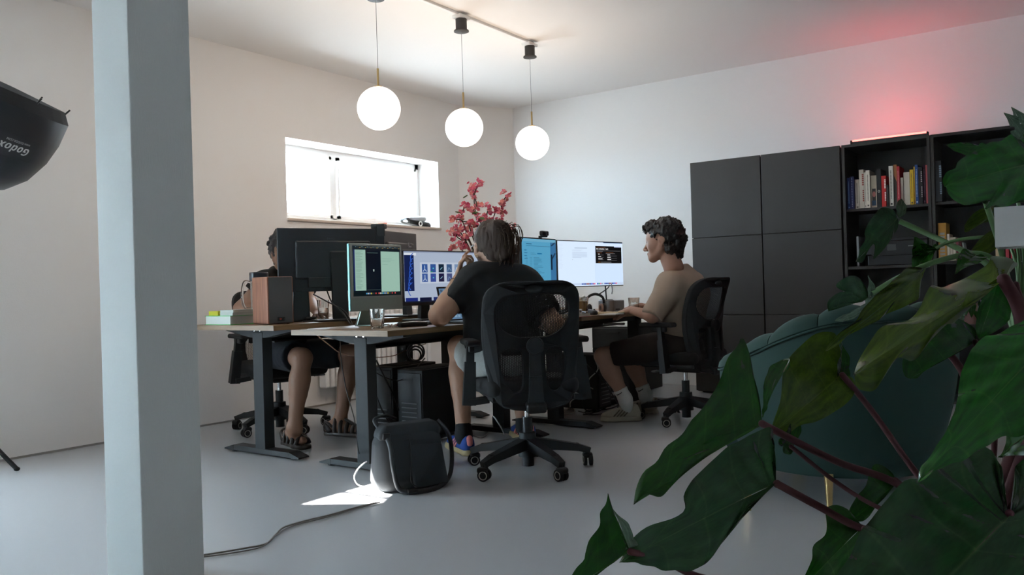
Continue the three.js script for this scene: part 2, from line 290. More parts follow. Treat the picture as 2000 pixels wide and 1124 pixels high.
{
  // crop pixel edges on the photograph: left, right, top, bottom of each spine
  const rows = [
    [138, 164, 275, 553, '#16306e', '#8fb0d8', 6, 'royal blue book, first on the left of the upper shelf row'],
    [165, 203, 268, 553, '#101b52', '#c9d2e6', 1, 'navy book with a dotted white line down its spine'],
    [205, 242, 294, 552, '#d9cfbf', '#5b5148', 6, 'short cream book beside the navy dotted book'],
    [243, 284, 210, 551, '#dcd3c4', '#a24a3e', 0, 'tall cream book with red lettering'],
    [286, 307, 236, 549, '#cfc7ba', '#8b8379', 6, 'narrow off-white book right of the red lettered cream book'],
    [309, 344, 222, 547, '#e0d8c8', '#5a564c', 6, 'tall cream book left of the portrait spine'],
    [346, 398, 266, 544, '#cbbfa9', '#3c3a38', 2, 'thick beige book with a portrait on its spine'],
    [399, 438, 212, 542, '#141414', '#b9b4ac', 4, 'black book with a white ring on its spine'],
    [441, 480, 272, 538, '#c0231c', '#f0e0d6', 0, 'bright red book with white lettering'],
    [482, 500, 350, 536, '#1b1716', '#7a6f68', 6, 'short black book right of the bright red one'],
    [503, 540, 184, 531, '#d8d2c6', '#383634', 6, 'tall white book with dark small print'],
    [541, 571, 176, 530, '#9a6a3c', '#3b352e', 3, 'tall tan and dark book with a slanted band'],
    [573, 598, 192, 527, '#a3202b', '#d8a49a', 6, 'tall crimson book beside the slanted band book'],
    [600, 622, 287, 525, '#d6cebf', '#d6cebf', -1, 'short plain cream book right of the crimson one'],
    [624, 675, 241, 522, '#d9d2c4', '#bfb7a8', -1, 'thick plain cream book'],
    [678, 707, 221, 519, '#d8b01f', '#2a2a2a', 6, 'bright yellow book with black lettering'],
    [709, 721, 196, 517, '#d2a32a', '#b8452c', 6, 'thin yellow and red book'],
    [723, 749, 181, 514, '#20447c', '#b7c6dd', 6, 'tall blue book right of the yellow ones'],
    [752, 784, 202, 512, '#141216', '#a89aa0', 0, 'black book with grey lettering near the shelf end'],
    [786, 806, 182, 510, '#3b1c3a', '#9f86a0', 6, 'dark purple book near the shelf end'],
    [808, 833, 184, 508, '#c75a5c', '#c75a5c', -1, 'salmon pink book, last on the right of the upper row']];
  for (const [a, b, t, u, c, i, s, label] of rows) {
    const k = 0.000803, x0 = -1.525 + (a / 4.3235 - 35) * 0.00347, x1 = -1.525 + (b / 4.3235 - 35) * 0.00347, h = (u - t) / 4.3235 * 0.00372;
    book((x0 + x1) / 2, 1.449, -6.66 + rnd(-0.015, 0.02), x1 - x0 - 0.001, h, 0.17 + rnd(0.03), c, i, s, label, 'books on the upper shelf');
  }
  const r2 = [
    [1830, 1845, 0.27, '#b5822f', '#b5822f', 5, 'tall book with an ochre top and patterned grey spine', 1.031], [1846, 1850, 0.19, '#cfc6b6', '#8a8278', -1, 'thin cream book beside the ochre topped book', 1.031],
    [1851, 1861, 0.165, '#bcae9a', '#7b6d60', 6, 'beige book with faint print on the middle shelf', 1.031], [1862, 1866, 0.16, '#6d2430', '#caa', -1, 'thin dark red book on the middle shelf', 1.031]];
  for (const [a, b, h, c, i, s, label, y] of r2) { const x0 = -0.922 + (a - 1830) * 0.0035; book(x0 + (b - a) * 0.00175, y, -6.62, (b - a) * 0.0034, h, 0.18, c, i, s, label, 'books on the middle shelf'); }
  [['#7d2a33', 0.10, 1871, 'thin maroon booklet leaning on the middle shelf'], ['#9aa3a0', 0.12, 1876, 'thin grey booklet leaning on the middle shelf']].forEach(([c, lean, px, label]) => book(-0.918 + (px - 1830) * 0.0035, 1.032, -6.62, 0.008, 0.125, 0.15, c, c, -1, label, 'books on the middle shelf', lean));
  [['#8c1c26', 1895], ['#1c5a8c', 1900], ['#1f8f96', 1906], ['#3b3b40', 1911], ['#c9c2b4', 1915]].forEach(([c, px], i) => book([-0.716,1.472,-6.55][0] + (px - 1895) * 0.0037, 1.453, -6.6, 0.014, 0.075 + i * 0.012, 0.16, c, '#ddd', -1, ['dark red', 'deep blue', 'teal', 'dark grey', 'pale'][i] + ' booklet leaning on the upper shelf behind the big split leaf', 'booklets on the upper shelf', -0.35));
  [['#b59a78', 1922], ['#8f4a30', 1929], ['#a3313d', 1938], ['#c4324a', 1946]].forEach(([c, px], i) => book(-0.66 + (px - 1895) * 0.0037, 1.031, -6.6, 0.02, 0.16 + i * 0.018, 0.16, c, '#ddd', -1, ['tan', 'rust brown', 'dark red', 'bright pink red'][i] + ' book behind the leaves on the middle shelf', 'books behind the leaves'));
  book(-0.908, 1.453, -6.62, 0.04, 0.29, 0.2, '#0c0f14', '#6f7c8a', 0, 'tall black book with pale lettering at the left of the next unit', 'books on the upper shelf');
  // printer and documents on the middle shelf
  const p = thing('printer', 'black flat printer on the shelf below the book row', 'printer', [-1.2, 1.016, -6.7]);
  mesh('lower_tray', rb(0.4, 0.075, 0.3, 0.006, 0, 0.0375, 0), MBlackS, p); mesh('body', rb(0.42, 0.1, 0.32, 0.008, 0, 0.128, 0), MBlackS, p); mesh('lid', rb(0.42, 0.02, 0.32, 0.006, 0, 0.19, 0), MBlack, p);
  mesh('display', rb(0.06, 0.045, 0.006, 0.002, -0.03, 0.13, 0.161), mat([0.06, 0.065, 0.065], 0.3), p); mesh('logo', box(0.04, 0.006, 0.003, 0.1, 0.135, 0.1605), mat([0.3, 0.3, 0.3], 0.4), p);
  mesh('paper_slot', box(0.34, 0.01, 0.004, 0, 0.08, 0.159), MBlack, p);
  const f = thing('folder', 'thin pale folder standing left of the printer', 'folder', [-1.475, 1.016, -6.68]); mesh('cover', [box(0.003, 0.225, 0.2, -0.006, 0.1125, 0), box(0.003, 0.225, 0.2, 0.006, 0.1125, 0)], mat([0.3, 0.34, 0.38], 0.5), f); mesh('spine', box(0.014, 0.225, 0.003, 0, 0.1125, 0.1), mat([0.42, 0.47, 0.52], 0.5), f);
}

// ---------- desks ----------
function desk(label, x0, x1, z0, z1, h, colx) {      // z0 near end, z1 far end
  const d = thing('standing_desk', label, 'desk', [(x0 + x1) / 2, 0, (z0 + z1) / 2], 0, 'oak topped desks in a block of four'), w = x1 - x0, L = z0 - z1, t = 0.028;
  const gt = new THREE.BoxGeometry(w - 0.004, t, L - 0.004).translate(0, h - t / 2, 0);
  mesh('desktop', gt, MTop, d);
  const ez = new THREE.BoxGeometry(w, t - 0.001, 0.002), ex = new THREE.BoxGeometry(0.002, t - 0.001, L);
  mesh('edge_band', [ez.clone().translate(0, h - t / 2, L / 2 - 0.001), ez.clone().translate(0, h - t / 2, -L / 2 + 0.001), ex.clone().translate(w / 2 - 0.001, h - t / 2, 0), ex.clone().translate(-w / 2 + 0.001, h - t / 2, 0)], MEdge, d);
  const cx = colx - (x0 + x1) / 2, top = h - t;
  for (const s of [1, -1]) {
    const z = s * (L / 2 - 0.2);
    mesh('column', [rb(0.09, top - 0.05, 0.07, 0.004, cx, (top - 0.05) / 2 + 0.03, z), rb(0.075, 0.1, 0.055, 0.003, cx, top - 0.06, z)], MDeskMetal, d);
    mesh('foot', [rb(0.5, 0.032, 0.075, 0.004, cx, 0.026, z), taper([cx + 0.25, 0.026, z], [cx + 0.335, 0.015, z], [0.075, 0.032], [0.075, 0.008]), taper([cx - 0.25, 0.026, z], [cx - 0.335, 0.015, z], [0.075, 0.032], [0.075, 0.008]), cyl(0.025, 0.025, 0.012, cx - 0.27, 0.006, z), cyl(0.025, 0.025, 0.012, cx + 0.27, 0.006, z)], MBlack, d);
    const br = extr([[-0.3, 0], [0.3, 0], [0.3, -0.012], [0.07, -0.05], [-0.07, -0.05], [-0.3, -0.012]], 0.06, 0.001).translate(cx, top - 0.001, z - 0.03);
    mesh('bracket', br, MDeskMetal, d);
    for (const q of [-0.025, 0.025]) mesh('bolt', cyl(0.006, 0.006, 0.004, 0, 0, 0, 10).rotateX(PI / 2).translate(cx + q, top - 0.012, z + s * 0.033), MChrome, d);
  }
  mesh('crossbar', box(0.05, 0.04, L - 0.45, cx, top - 0.04, 0), MDeskMetal, d);
  mesh('cable_tray', [box(0.12, 0.006, L - 0.7, cx - 0.14, top - 0.09, 0), box(0.006, 0.06, L - 0.7, cx - 0.2, top - 0.06, 0)], MBlack, d);
}
desk('oak desk nearest the white pillar, with the wooden speaker on it', -4.34, -3.6, -2.84, -4.44, 0.762, -3.96);
desk('oak desk in front of the woman, with the pale green computer on it', -3.46, -2.76, -2.84, -4.42, 0.74, -3.12);
desk('oak desk in front of the man in the beige shirt', -3.36, -2.64, -4.44, -6.02, 0.735, -2.98);
desk('far oak desk below the window corner, with the pink blossom on it', -4.3, -3.56, -4.48, -6.06, 0.745, -3.93);

// ---------- office chairs ----------
const meshAlpha = tex(64, 64, (u, v) => { const a = Math.min(Math.abs(((u * 4) % 1) - 0.5), Math.abs(((v * 4 + Math.floor(u * 4) * 0.5) % 1) - 0.5)); const h = Math.hypot(((u * 4) % 1) - 0.5, (((v * 4 + (Math.floor(u * 4) % 2) * 0.5) % 1) - 0.5)) < 0.36 ? 0 : 255; return [h, h, h]; }, false);
meshAlpha.repeat.set(30, 30); 
const MMesh = mat([0.012, 0.012, 0.013], 0.8, { alphaMap: meshAlpha, transparent: true, side: THREE.DoubleSide });
const MRing = mat([0.35, 0.32, 0.28], 0.5);
function bendBack(v, bow) { if (v.y > 0.6) v.y = 0.6 + (v.y - 0.6) * 0.9; const t = (v.y - 0.36) / 0.63; v.z += bow * v.x * v.x * 2.2 + 0.075 * Math.sin(t * 2.6) - 0.11 * t; }
function backShape() {
  const out = smooth([[-0.15, 0.355], [0.15, 0.355], [0.19, 0.40], [0.232, 0.62], [0.238, 0.80], [0.222, 0.94], [0.165, 0.985], [0, 0.992], [-0.165, 0.985], [-0.222, 0.94], [-0.238, 0.80], [-0.232, 0.62], [-0.19, 0.40]], 5);
  const up = smooth([[0, 0.69], [0.08, 0.695], [0.15, 0.735], [0.188, 0.80], [0.182, 0.88], [0.14, 0.925], [0, 0.93], [-0.14, 0.925], [-0.182, 0.88], [-0.188, 0.80], [-0.15, 0.735], [-0.08, 0.695]], 4).reverse();
  const ov = s => { const p = smooth([[0.06, 0.625], [0.13, 0.64], [0.168, 0.60], [0.15, 0.48], [0.11, 0.42], [0.07, 0.43], [0.052, 0.52]], 5).map(([x, y]) => [x * s, y]); return s > 0 ? p.reverse() : p; };
  return { out, holes: [up, ov(1), ov(-1)] };
}
const BS = backShape();
function subdivX(g, n) { return g; }
function sheet(pts, z) { const s = new THREE.Shape(pts.map(p => new THREE.Vector2(...p))); const g = new THREE.ShapeGeometry(s); return g.translate(0, 0, z); }
function makeChair(label, pos, yaw, turnBase, group) {
  const c = thing('office_chair', label, 'office chair', pos, yaw, group);
  // base
  mesh('base_hub', [cyl(0.05, 0.042, 0.12, 0, 0.13, 0), cyl(0.03, 0.03, 0.06, 0, 0.05, 0)], MBlack, c);
  for (let i = 0; i < 5; i++) {
    const a = turnBase + i * 2 * PI / 5, s = Math.sin(a), k = Math.cos(a);
    mesh('base_leg', [taper([s * 0.03, 0.135, k * 0.03], [s * 0.26, 0.098, k * 0.26], [0.06, 0.055], [0.042, 0.036]), taper([s * 0.255, 0.1, k * 0.255], [s * 0.325, 0.078, k * 0.325], [0.042, 0.036], [0.034, 0.03]), ball(0.02, s * 0.258, 0.1, k * 0.258)], MBlack, c);
    const q = a + 0.7 + i * 1.3, w = new THREE.Group(); w.name = 'caster'; w.position.set(s * 0.315, 0, k * 0.315); w.rotation.y = q; c.add(w);
    for (const e of [-1, 1]) { const wh = mesh('wheel', cyl(0.029, 0.029, 0.016, 0, 0, 0, 20).rotateZ(PI / 2).translate(e * 0.015, 0.029, 0), MBlackR, w); mesh('wheel_ring', new THREE.TorusGeometry(0.019, 0.003, 6, 20).rotateY(PI / 2).translate(e * 0.0225, 0.029, 0), MRing, w); }
    mesh('hood', [cyl(0.011, 0.011, 0.045, 0, 0.062, 0), rb(0.05, 0.03, 0.05, 0.012, 0, 0.052, -0.008)], MBlack, w);
  }
  mesh('gas_lift', [cyl(0.026, 0.026, 0.1, 0, 0.22, 0)], MBlackS, c);
  mesh('lift_rod', cyl(0.014, 0.014, 0.12, 0, 0.3, 0), MChrome, c);
  mesh('mechanism', [rb(0.16, 0.06, 0.26, 0.015, 0, 0.36, -0.03), rb(0.1, 0.05, 0.16, 0.015, 0, 0.36, -0.18, -0.25)], MBlack, c);
  const lv = mesh('lever', rod([0.07, 0.36, 0.03], [0.26, 0.355, 0.05], 0.007), MBlack, c); mesh('lever_grip', rb(0.07, 0.012, 0.035, 0.005, 0.28, 0.354, 0.052), mat([0.1, 0.11, 0.12], 0.4), c);
  // seat
  const seat = warp(new RoundedBoxGeometry(0.5, 0.085, 0.48, 6, 0.04), v => { const t = v.z / 0.24; v.y -= 0.03 * Math.max(0, t) ** 3 + 0.0; v.y += 0.012 * (v.x / 0.25) ** 2; v.x *= 1 - 0.1 * Math.max(0, -t) ** 2; }).translate(0, 0.43, 0.03);
  mesh('seat', seat, MBlackR, c); mesh('seat_pan', rb(0.42, 0.03, 0.4, 0.012, 0, 0.385, 0.02), MBlack, c);
  // back
  const fr = extr(BS.out, 0.022, 0.006, BS.holes, 2);
  mesh('back_frame', warp(fr, v => bendBack(v, 0.5)).translate(0, 0, -0.235), MBlackR, c);
  const mg = []; for (const h of BS.holes) { const s = new THREE.ShapeGeometry(new THREE.Shape(h.map(p => new THREE.Vector2(...p))).clone()); mg.push(warp(s, v => bendBack(v, 0.5)).translate(0, 0, -0.222)); }
  const b0 = mesh('back_mesh', mg, MMesh, c);
  const kb = mesh('lumbar_knob', [cyl(0.04, 0.036, 0.022, 0, 0, 0, 24).rotateX(-PI / 2).translate(0, 0.645, -0.235)], MBlackS, c);
  mesh('knob_ring', new THREE.TorusGeometry(0.04, 0.004, 8, 28).translate(0, 0.645, -0.245), MBlack, c);
  mesh('headrest_cap', ball(0.03, 0, 0.92, -0.262, 1.5, 0.8, 0.5), MBlack, c);
  mesh('back_spine', [taper([0, 0.36, -0.22], [0, 0.5, -0.235], [0.08, 0.04], [0.06, 0.03], [0, 0, 1]), taper([0, 0.5, -0.235], [0, 0.64, -0.225], [0.06, 0.03], [0.05, 0.025], [0, 0, 1])], MBlack, c);
  mesh('lumbar_pad', warp(rb(0.3, 0.09, 0.03, 0.015, 0, 0, 0, 0, 0, 0, 4), v => { v.z += v.x * v.x * 1.2; }).translate(0, 0.64, -0.165), MBlack, c);
  // arms
  for (const s of [-1, 1]) {
    mesh('arm_post', [taper([s * 0.2, 0.37, -0.02], [s * 0.3, 0.36, -0.02], [0.07, 0.03], [0.06, 0.03]), taper([s * 0.3, 0.345, -0.03], [s * 0.285, 0.56, 0.0], [0.045, 0.065], [0.04, 0.055], [1, 0, 0]), taper([s * 0.285, 0.56, 0], [s * 0.28, 0.64, 0.01], [0.032, 0.04], [0.03, 0.04], [1, 0, 0]), rb(0.03, 0.05, 0.11, 0.01, s * 0.28, 0.635, 0.02)], MBlack, c);
    mesh('arm_pad', warp(rb(0.085, 0.03, 0.25, 0.014, 0, 0, 0, 0, 0, 0, 4), v => { v.y -= 0.012 * (v.z / 0.125) ** 2; v.x *= 1 - 0.15 * (v.z / 0.125) ** 2; }).translate(s * 0.278, 0.668, 0.03), MBlackR, c);
  }
  return c;
}
const yawOf = (dx, dz) => Math.atan2(dx, dz);       // local +z turned to a world direction
makeChair('black mesh back office chair of the woman, in the middle foreground', [-2.39, 0, -3.45], yawOf(-0.72, -0.69), 0.94);
makeChair('black mesh back office chair of the man in the beige shirt', [-2.29, 0, -5.2], yawOf(-1, -0.12), 0.433);
makeChair('black office chair of the person behind the big monitor, near the pillar', [-4.6, 0, -3.66], yawOf(0.97, 0.26), 0.1);

// ---------- screens ----------
function screenLight(parent, w, h, z, col, I) { const l = new THREE.RectAreaLight(col, I, w, h); l.position.set(0, 0, z); l.rotation.y = PI; l.castShadow = true; parent.add(l); }
// q: centre, width, height and yaw of the picture side (local +z looks out of the screen)
function monitor(name, label, q, t, face, m, o = {}) {
  const flip = o.back ? PI : 0, g = thing(name, label, 'monitor', [q.p[0], o.desk, q.p[2]], q.yaw + flip, o.group), cy = q.p[1] - o.desk, w = q.w, h = q.h;
  mesh('housing', [rb(w, h, 0.022, 0.005, 0, cy, -0.011), rb(w * 0.7, h * 0.6, 0.03, 0.012, 0, cy, -0.032)], m, g);
  if (face) {
    const b = o.bezel ?? 0.008, f = mesh('screen', box(w - 2 * b, h - 2 * b - (o.chin ?? 0), 0.002, 0, cy + (o.chin ?? 0) / 2, 0.0012), mat([0, 0, 0], 0.3, { emissive: new THREE.Color(1, 1, 1), emissiveMap: face, emissiveIntensity: o.glow ?? 0.8 }), g);
    const s = new THREE.Object3D(); s.position.set(0, cy, 0.004); s.name = 'screen_light'; g.add(s);
    screenLight(s, w * 0.95, h * 0.9, 0, o.light ?? new THREE.Color(0.7, 0.8, 1), o.power ?? 0.5);
  } else mesh('screen', box(w - 0.012, h - 0.012, 0.002, 0, cy, 0.0012), MBlackS, g);
  const by = cy - h / 2;
  if (o.stand !== false) {
    const sx = o.sx ?? 0, sw = o.sw ?? 0.075, sz = -0.075;
    mesh('stand_neck', [taper([sx, 0.012, sz], [sx, cy, sz + 0.02], [sw, 0.03], [sw, 0.025], [0, 0, 1]), rb(0.1, 0.1, 0.04, 0.01, sx, cy, -0.045)], o.standMat ?? MBlack, g);
    mesh('stand_base', rb(o.bw ?? 0.24, 0.012, 0.18, 0.005, sx, 0.006, sz + 0.02), o.standMat ?? MBlack, g);
  }
  return g;
}
const ui = (g, x, y, w, h, c) => { g.fillStyle = c; g.fillRect(x, y, w, h); };
function lines(g, x, y, w, n, dy, c, hgt = 3) { for (let i = 0; i < n; i++) ui(g, x, y + i * dy, w * (0.55 + 0.45 * hash(i, n, Math.round(x))), hgt, c); }
const dock = (g, x, y, n, s, cols) => { for (let i = 0; i < n; i++) ui(g, x + i * s * 1.25, y, s, s, cols[i % cols.length]); };
// big monitor seen from behind
{
  const q = {p:[-3.717,1.126,-3.373],w:0.649,h:0.373,yaw:1.1176};
  const g = monitor('big_monitor', 'big black monitor seen from behind, left of the pale green computer', q, 0, null, mat([0.014, 0.016, 0.021], 0.42), { back: true, desk: 0.762, sw: 0.09, bw: 0.3, sx: -0.02 });
  const cy = q.p[1] - 0.762;
  const em = canvasTex(128, 32, (c, w, h) => { ui(c, 0, 0, w, h, '#1d2024'); c.fillStyle = '#34383e'; c.font = 'bold 26px sans-serif'; c.textAlign = 'center'; c.fillText('BenQ', w / 2, 25); });
  mesh('emblem', box(0.09, 0.022, 0.002, 0.02, cy + q.h * 0.33, -0.048).rotateY(0), mat('#ffffff', 0.5, { map: em }), g);
  mesh('port_recess', rb(0.2, 0.06, 0.012, 0.004, 0.06, cy - q.h * 0.36, -0.046), MBlackS, g);
  mesh('plug', rb(0.014, 0.03, 0.014, 0.003, -0.06, cy - q.h * 0.33, -0.055), mat([0.5, 0.5, 0.5], 0.4), g);
}
// grey monitor beyond it
{
  const q = {p:[-3.73,1.136,-3.935],w:0.495,h:0.356,yaw:1.8134};
  const g = monitor('grey_monitor', 'grey backed monitor with a small pale emblem, right of the big black one', q, 0, null, mat([0.06, 0.058, 0.06], 0.45), { back: true, desk: 0.762 });
  const em = canvasTex(64, 64, (c) => { ui(c, 0, 0, 64, 64, '#47464a'); for (let i = 0; i < 4; i++) for (let j = 0; j < 3; j++) if (hash(i, j, 3) > 0.25) ui(c, 4 + i * 15, 6 + j * 18, 10, 10, '#a9a8ac'); });
  mesh('emblem', box(0.055, 0.04, 0.002, -q.w * 0.2, q.p[1] - 0.762 + q.h * 0.26, -0.048), mat('#ffffff', 0.5, { map: em }), g);
}
// black monitor behind the woman's head
monitor('rear_monitor', 'black monitor seen from behind between the woman and the blue screen', {p:[-3.615,1.093,-5.099],w:0.419,h:0.319,yaw:1.4181}, 0, null, mat([0.03, 0.03, 0.032], 0.45), { back: true, desk: 0.745 });
// pale green all-in-one computer
{
  const q = {p:[-3.266,1.009,-3.29],w:0.419,h:0.369,yaw:1.6070}, desk = 0.74, g = thing('desktop_computer', 'pale green all-in-one computer with a lit screen on the front desk', 'computer', [q.p[0], desk, q.p[2]], q.yaw), cy = q.p[1] - desk, w = q.w, h = q.h;
  const MG = mat([0.36, 0.44, 0.40], 0.4, { metalness: 0.3 }), face = canvasTex(1024, 900, (c) => {
    ui(c, 0, 0, 1024, 900, '#0d1c24'); for (let i = 0; i < 24; i++) ui(c, 60 + i * 40, 10 + (i % 3) * 6, 18 + (i % 4) * 6, 12, ['#7e9aa0', '#3d5560', '#b59a5a'][i % 3]);
    ui(c, 20, 70, 26, 730, '#22306a'); ui(c, 46, 70, 220, 730, '#a9cfbf'); lines(c, 66, 90, 150, 28, 25, '#5f8279', 5);
    ui(c, 280, 40, 310, 790, '#04101e'); ui(c, 300, 120, 230, 5, '#7ea39a'); ui(c, 420, 420, 26, 20, '#dff0e8'); ui(c, 428, 440, 14, 22, '#cfe6da');
    ui(c, 280, 790, 310, 3, '#6f8c88'); ui(c, 590, 90, 414, 740, '#a9d0bf'); lines(c, 620, 220, 300, 3, 26, '#7fa69a', 4); lines(c, 620, 330, 200, 1, 26, '#7fa69a', 4);
    ui(c, 0, 830, 1024, 70, '#0a171c'); dock(c, 260, 842, 20, 26, ['#4aa3d8', '#c9cfd2', '#6e8fd0', '#d8c24a', '#3f464a', '#2a2f33', '#c94040', '#15191c', '#e06060', '#d8dadb', '#9fc7b4']);
  });
  mesh('housing', rb(w, h, 0.014, 0.005, 0, cy, -0.007), MG, g);
  mesh('side_edge', rb(0.006, h - 0.006, 0.016, 0.003, -w / 2 - 0.001, cy, -0.008), mat([0.1, 0.26, 0.27], 0.35, { metalness: 0.4 }), g);
  mesh('bezel', box(w - 0.006, h * 0.8, 0.001, 0, cy + h * 0.094, 0.0006), mat([0.42, 0.46, 0.44], 0.3), g);
  mesh('screen', box(w - 0.034, h * 0.745, 0.0015, 0.002, cy + h * 0.092, 0.0012), mat([0, 0, 0], 0.3, { emissive: new THREE.Color(1, 1, 1), emissiveMap: face, emissiveIntensity: 0.62 }), g);
  const s = new THREE.Object3D(); s.position.set(0, cy + 0.03, 0.004); s.name = 'screen_light'; g.add(s); screenLight(s, w * 0.9, h * 0.7, 0, new THREE.Color(0.6, 0.85, 0.8), 0.25);
  mesh('stand', [taper([0, 0.006, -0.1], [0, cy - h * 0.15, -0.02], [0.13, 0.008], [0.13, 0.008], [0, 0, 1]), rb(0.13, 0.006, 0.13, 0.003, 0, 0.003, -0.05)], mat([0.27, 0.34, 0.3], 0.4, { metalness: 0.3 }), g);
  mesh('power_cable', tube([[-0.03, cy - 0.1, -0.02], [-0.09, cy - 0.2, -0.06], [-0.1, 0.02, -0.07], [-0.06, 0.004, -0.12]], 0.0025), mat([0.4, 0.45, 0.42], 0.6), g);
}
// wide monitor in front of the woman
monitor('design_monitor', 'monitor with a row of blue thumbnails in front of the woman', {p:[-3.383,1.006,-4.005],w:0.710,h:0.341,yaw:1.5051}, 0, canvasTex(1024, 600, (c) => {
  ui(c, 0, 0, 1024, 600, '#aebbd0'); ui(c, 0, 0, 1024, 14, '#8f9bb4'); ui(c, 0, 20, 150, 30, '#dfe5ee'); ui(c, 0, 46, 120, 420, '#0d1d4e');
  for (let i = 0; i < 7; i++) { c.strokeStyle = '#2f5cc0'; c.lineWidth = 10; c.beginPath(); c.arc(140, 80 + i * 62, 60 + i * 6, PI * 0.75, PI * 1.35); c.stroke(); }
  ui(c, 195, 130, 560, 250, '#c4cede');
  for (let i = 0; i < 5; i++) for (let j = 0; j < 2; j++) { const x = 220 + i * 108, y = 150 + j * 112; ui(c, x, y, 72, 100, [['#31589c', '#2f5496', '#0d2338', '#3c5c88', '#7a93b6'], ['#3f5d9e', '#3a4f9a', '#1b1a3e', '#45507f', '#4a5c98']][j][i]); c.strokeStyle = ['#cfdcee', '#58d0d8', '#9fd8e8', '#7f9fc0', '#d8e2ee'][i]; c.lineWidth = 7; c.beginPath(); if (i === 0) { c.moveTo(x + 36, y + 15); c.lineTo(x + 36, y + 60); c.lineTo(x + 14, y + 88); c.moveTo(x + 36, y + 60); c.lineTo(x + 60, y + 88); } else if (i === 1) { c.arc(x + 38, y + 50, 5, 0, 7); } else if (i === 2) { c.moveTo(x + 22, y + 64); c.lineTo(x + 50, y + 38); } else { c.moveTo(x + 12, y + 90); c.lineTo(x + 30, y + 40); c.lineTo(x + 60, y + 80); } c.stroke(); if (i === 1 && !j) ui(c, x + 6, y + 86, 20, 12, '#2fae4f'); }
  ui(c, 480, 425, 110, 80, '#c9b46a'); lines(c, 488, 435, 80, 3, 9, '#8a7a40', 3);
  for (let i = 0; i < 5; i++) ui(c, 10 + i * 175, 545, 150, 40, ['#1b2c78', '#0a1230', '#1a2b66'][i % 3]); ui(c, 0, 585, 1024, 15, '#10182c');
}), mat([0.012, 0.013, 0.016], 0.4), { desk: 0.74, glow: 0.72, power: 0.6, chin: 0.012, sx: -0.12, light: new THREE.Color(0.72, 0.8, 1) });
// tilted blue monitor
const q5 = {p:[-3.225,1.074,-4.867],w:0.487,h:0.407,yaw:1.6211};
monitor('blue_monitor', 'monitor with a pale blue document page, left of the white screen', q5, 0, canvasTex(512, 800, (c) => {
  ui(c, 0, 0, 512, 800, '#5fb2da'); ui(c, 0, 0, 512, 40, '#79bfe0'); ui(c, 60, 70, 80, 12, '#2f6f96'); ui(c, 60, 100, 420, 8, '#3f86ab'); lines(c, 30, 160, 50, 4, 40, '#3a86b0', 14);
  ui(c, 220, 205, 70, 16, '#1f7fb4'); lines(c, 120, 205, 90, 2, 18, '#4690b4', 6);
  for (let i = 0; i < 26; i++) { ui(c, 50, 270 + i * 20, 24, 6, '#4c93b4'); ui(c, 110, 270 + i * 20, 30, 6, '#4690b4'); ui(c, 165, 270 + i * 20, 60 + 100 * hash(i, 1, 1), 7, '#3f88ac'); }
  ui(c, 425, 40, 87, 760, '#3d7db0'); c.strokeStyle = '#1d3d5e'; c.lineWidth = 20; c.beginPath(); c.moveTo(440, 90); c.lineTo(500, 40); c.moveTo(440, 300); c.lineTo(500, 200); c.stroke(); ui(c, 428, 220, 26, 230, '#12283f');
}), mat([0.012, 0.012, 0.014], 0.4), { desk: 0.735, glow: 0.62, power: 0.4, bezel: 0.01, light: new THREE.Color(0.4, 0.75, 1), sx: 0.05 });
// white screen of the man
const q6 = {p:[-3.212,1.097,-5.583],w:0.844,h:0.355,yaw:1.4453};
monitor('document_monitor', 'wide monitor with a white page and black panel in front of the man', q6, 0, canvasTex(1280, 800, (c) => {
  ui(c, 0, 0, 1280, 800, '#d3e4f8'); ui(c, 880, 0, 400, 12, '#22406a'); lines(c, 10, 60, 90, 20, 22, '#c2d2e8', 4);
  ui(c, 310, 105, 240, 22, '#b9c9de'); lines(c, 265, 150, 200, 2, 14, '#b6c6dc', 5); for (let i = 0; i < 8; i++) ui(c, 265, 190 + i * 14, 280 - (i === 7 ? 110 : 0), 6, '#b4c4da'); ui(c, 262, 322, 10, 8, '#7788a0');
  ui(c, 698, 20, 3, 740, '#b4c8e4'); ui(c, 700, 400, 580, 360, '#cbdff8');
  ui(c, 714, 70, 540, 320, '#0c0c0e'); ui(c, 1100, 70, 154, 18, '#c8d4f4');
  c.fillStyle = '#ffffff'; c.font = 'bold 34px sans-serif'; c.fillText('De relatie / wit', 732, 135); ui(c, 736, 92, 180, 6, '#7a4a34'); ui(c, 736, 155, 490, 5, '#8a8a8e'); ui(c, 736, 168, 130, 5, '#8a8a8e');
  ui(c, 745, 195, 100, 7, '#8a5536'); ui(c, 925, 190, 160, 7, '#8a5536'); ui(c, 925, 205, 190, 6, '#77777c');
  for (let i = 0; i < 3; i++) { ui(c, 768, 214 + i * 44, 30 + i * 28, 10, '#e8e8ea'); ui(c, 768, 234 + i * 44, 110, 5, '#66666a'); ui(c, 955, 228 + i * 42, 60 + i * 8, 11, '#e8e8ea'); ui(c, 955, 248 + i * 42, 200, 5, '#66666a'); }
  ui(c, 768, 365, 40, 7, '#c07a2a'); ui(c, 815, 366, 220, 6, '#a8a8ac');
  ui(c, 0, 750, 1280, 34, '#bccde6'); dock(c, 430, 754, 24, 24, ['#2a3fa8', '#20498f', '#243ea0', '#7a3a20', '#8a2030', '#1a2a5a', '#2b57d8', '#7a3f8a', '#e05a7a', '#dfe8f4', '#1440c0', '#1f9a50', '#e07090', '#8a95a8', '#c2cddd']);
}), mat([0.012, 0.012, 0.014], 0.4), { desk: 0.735, glow: 0.9, power: 1.0, sx: -0.2, bezel: 0.007 });
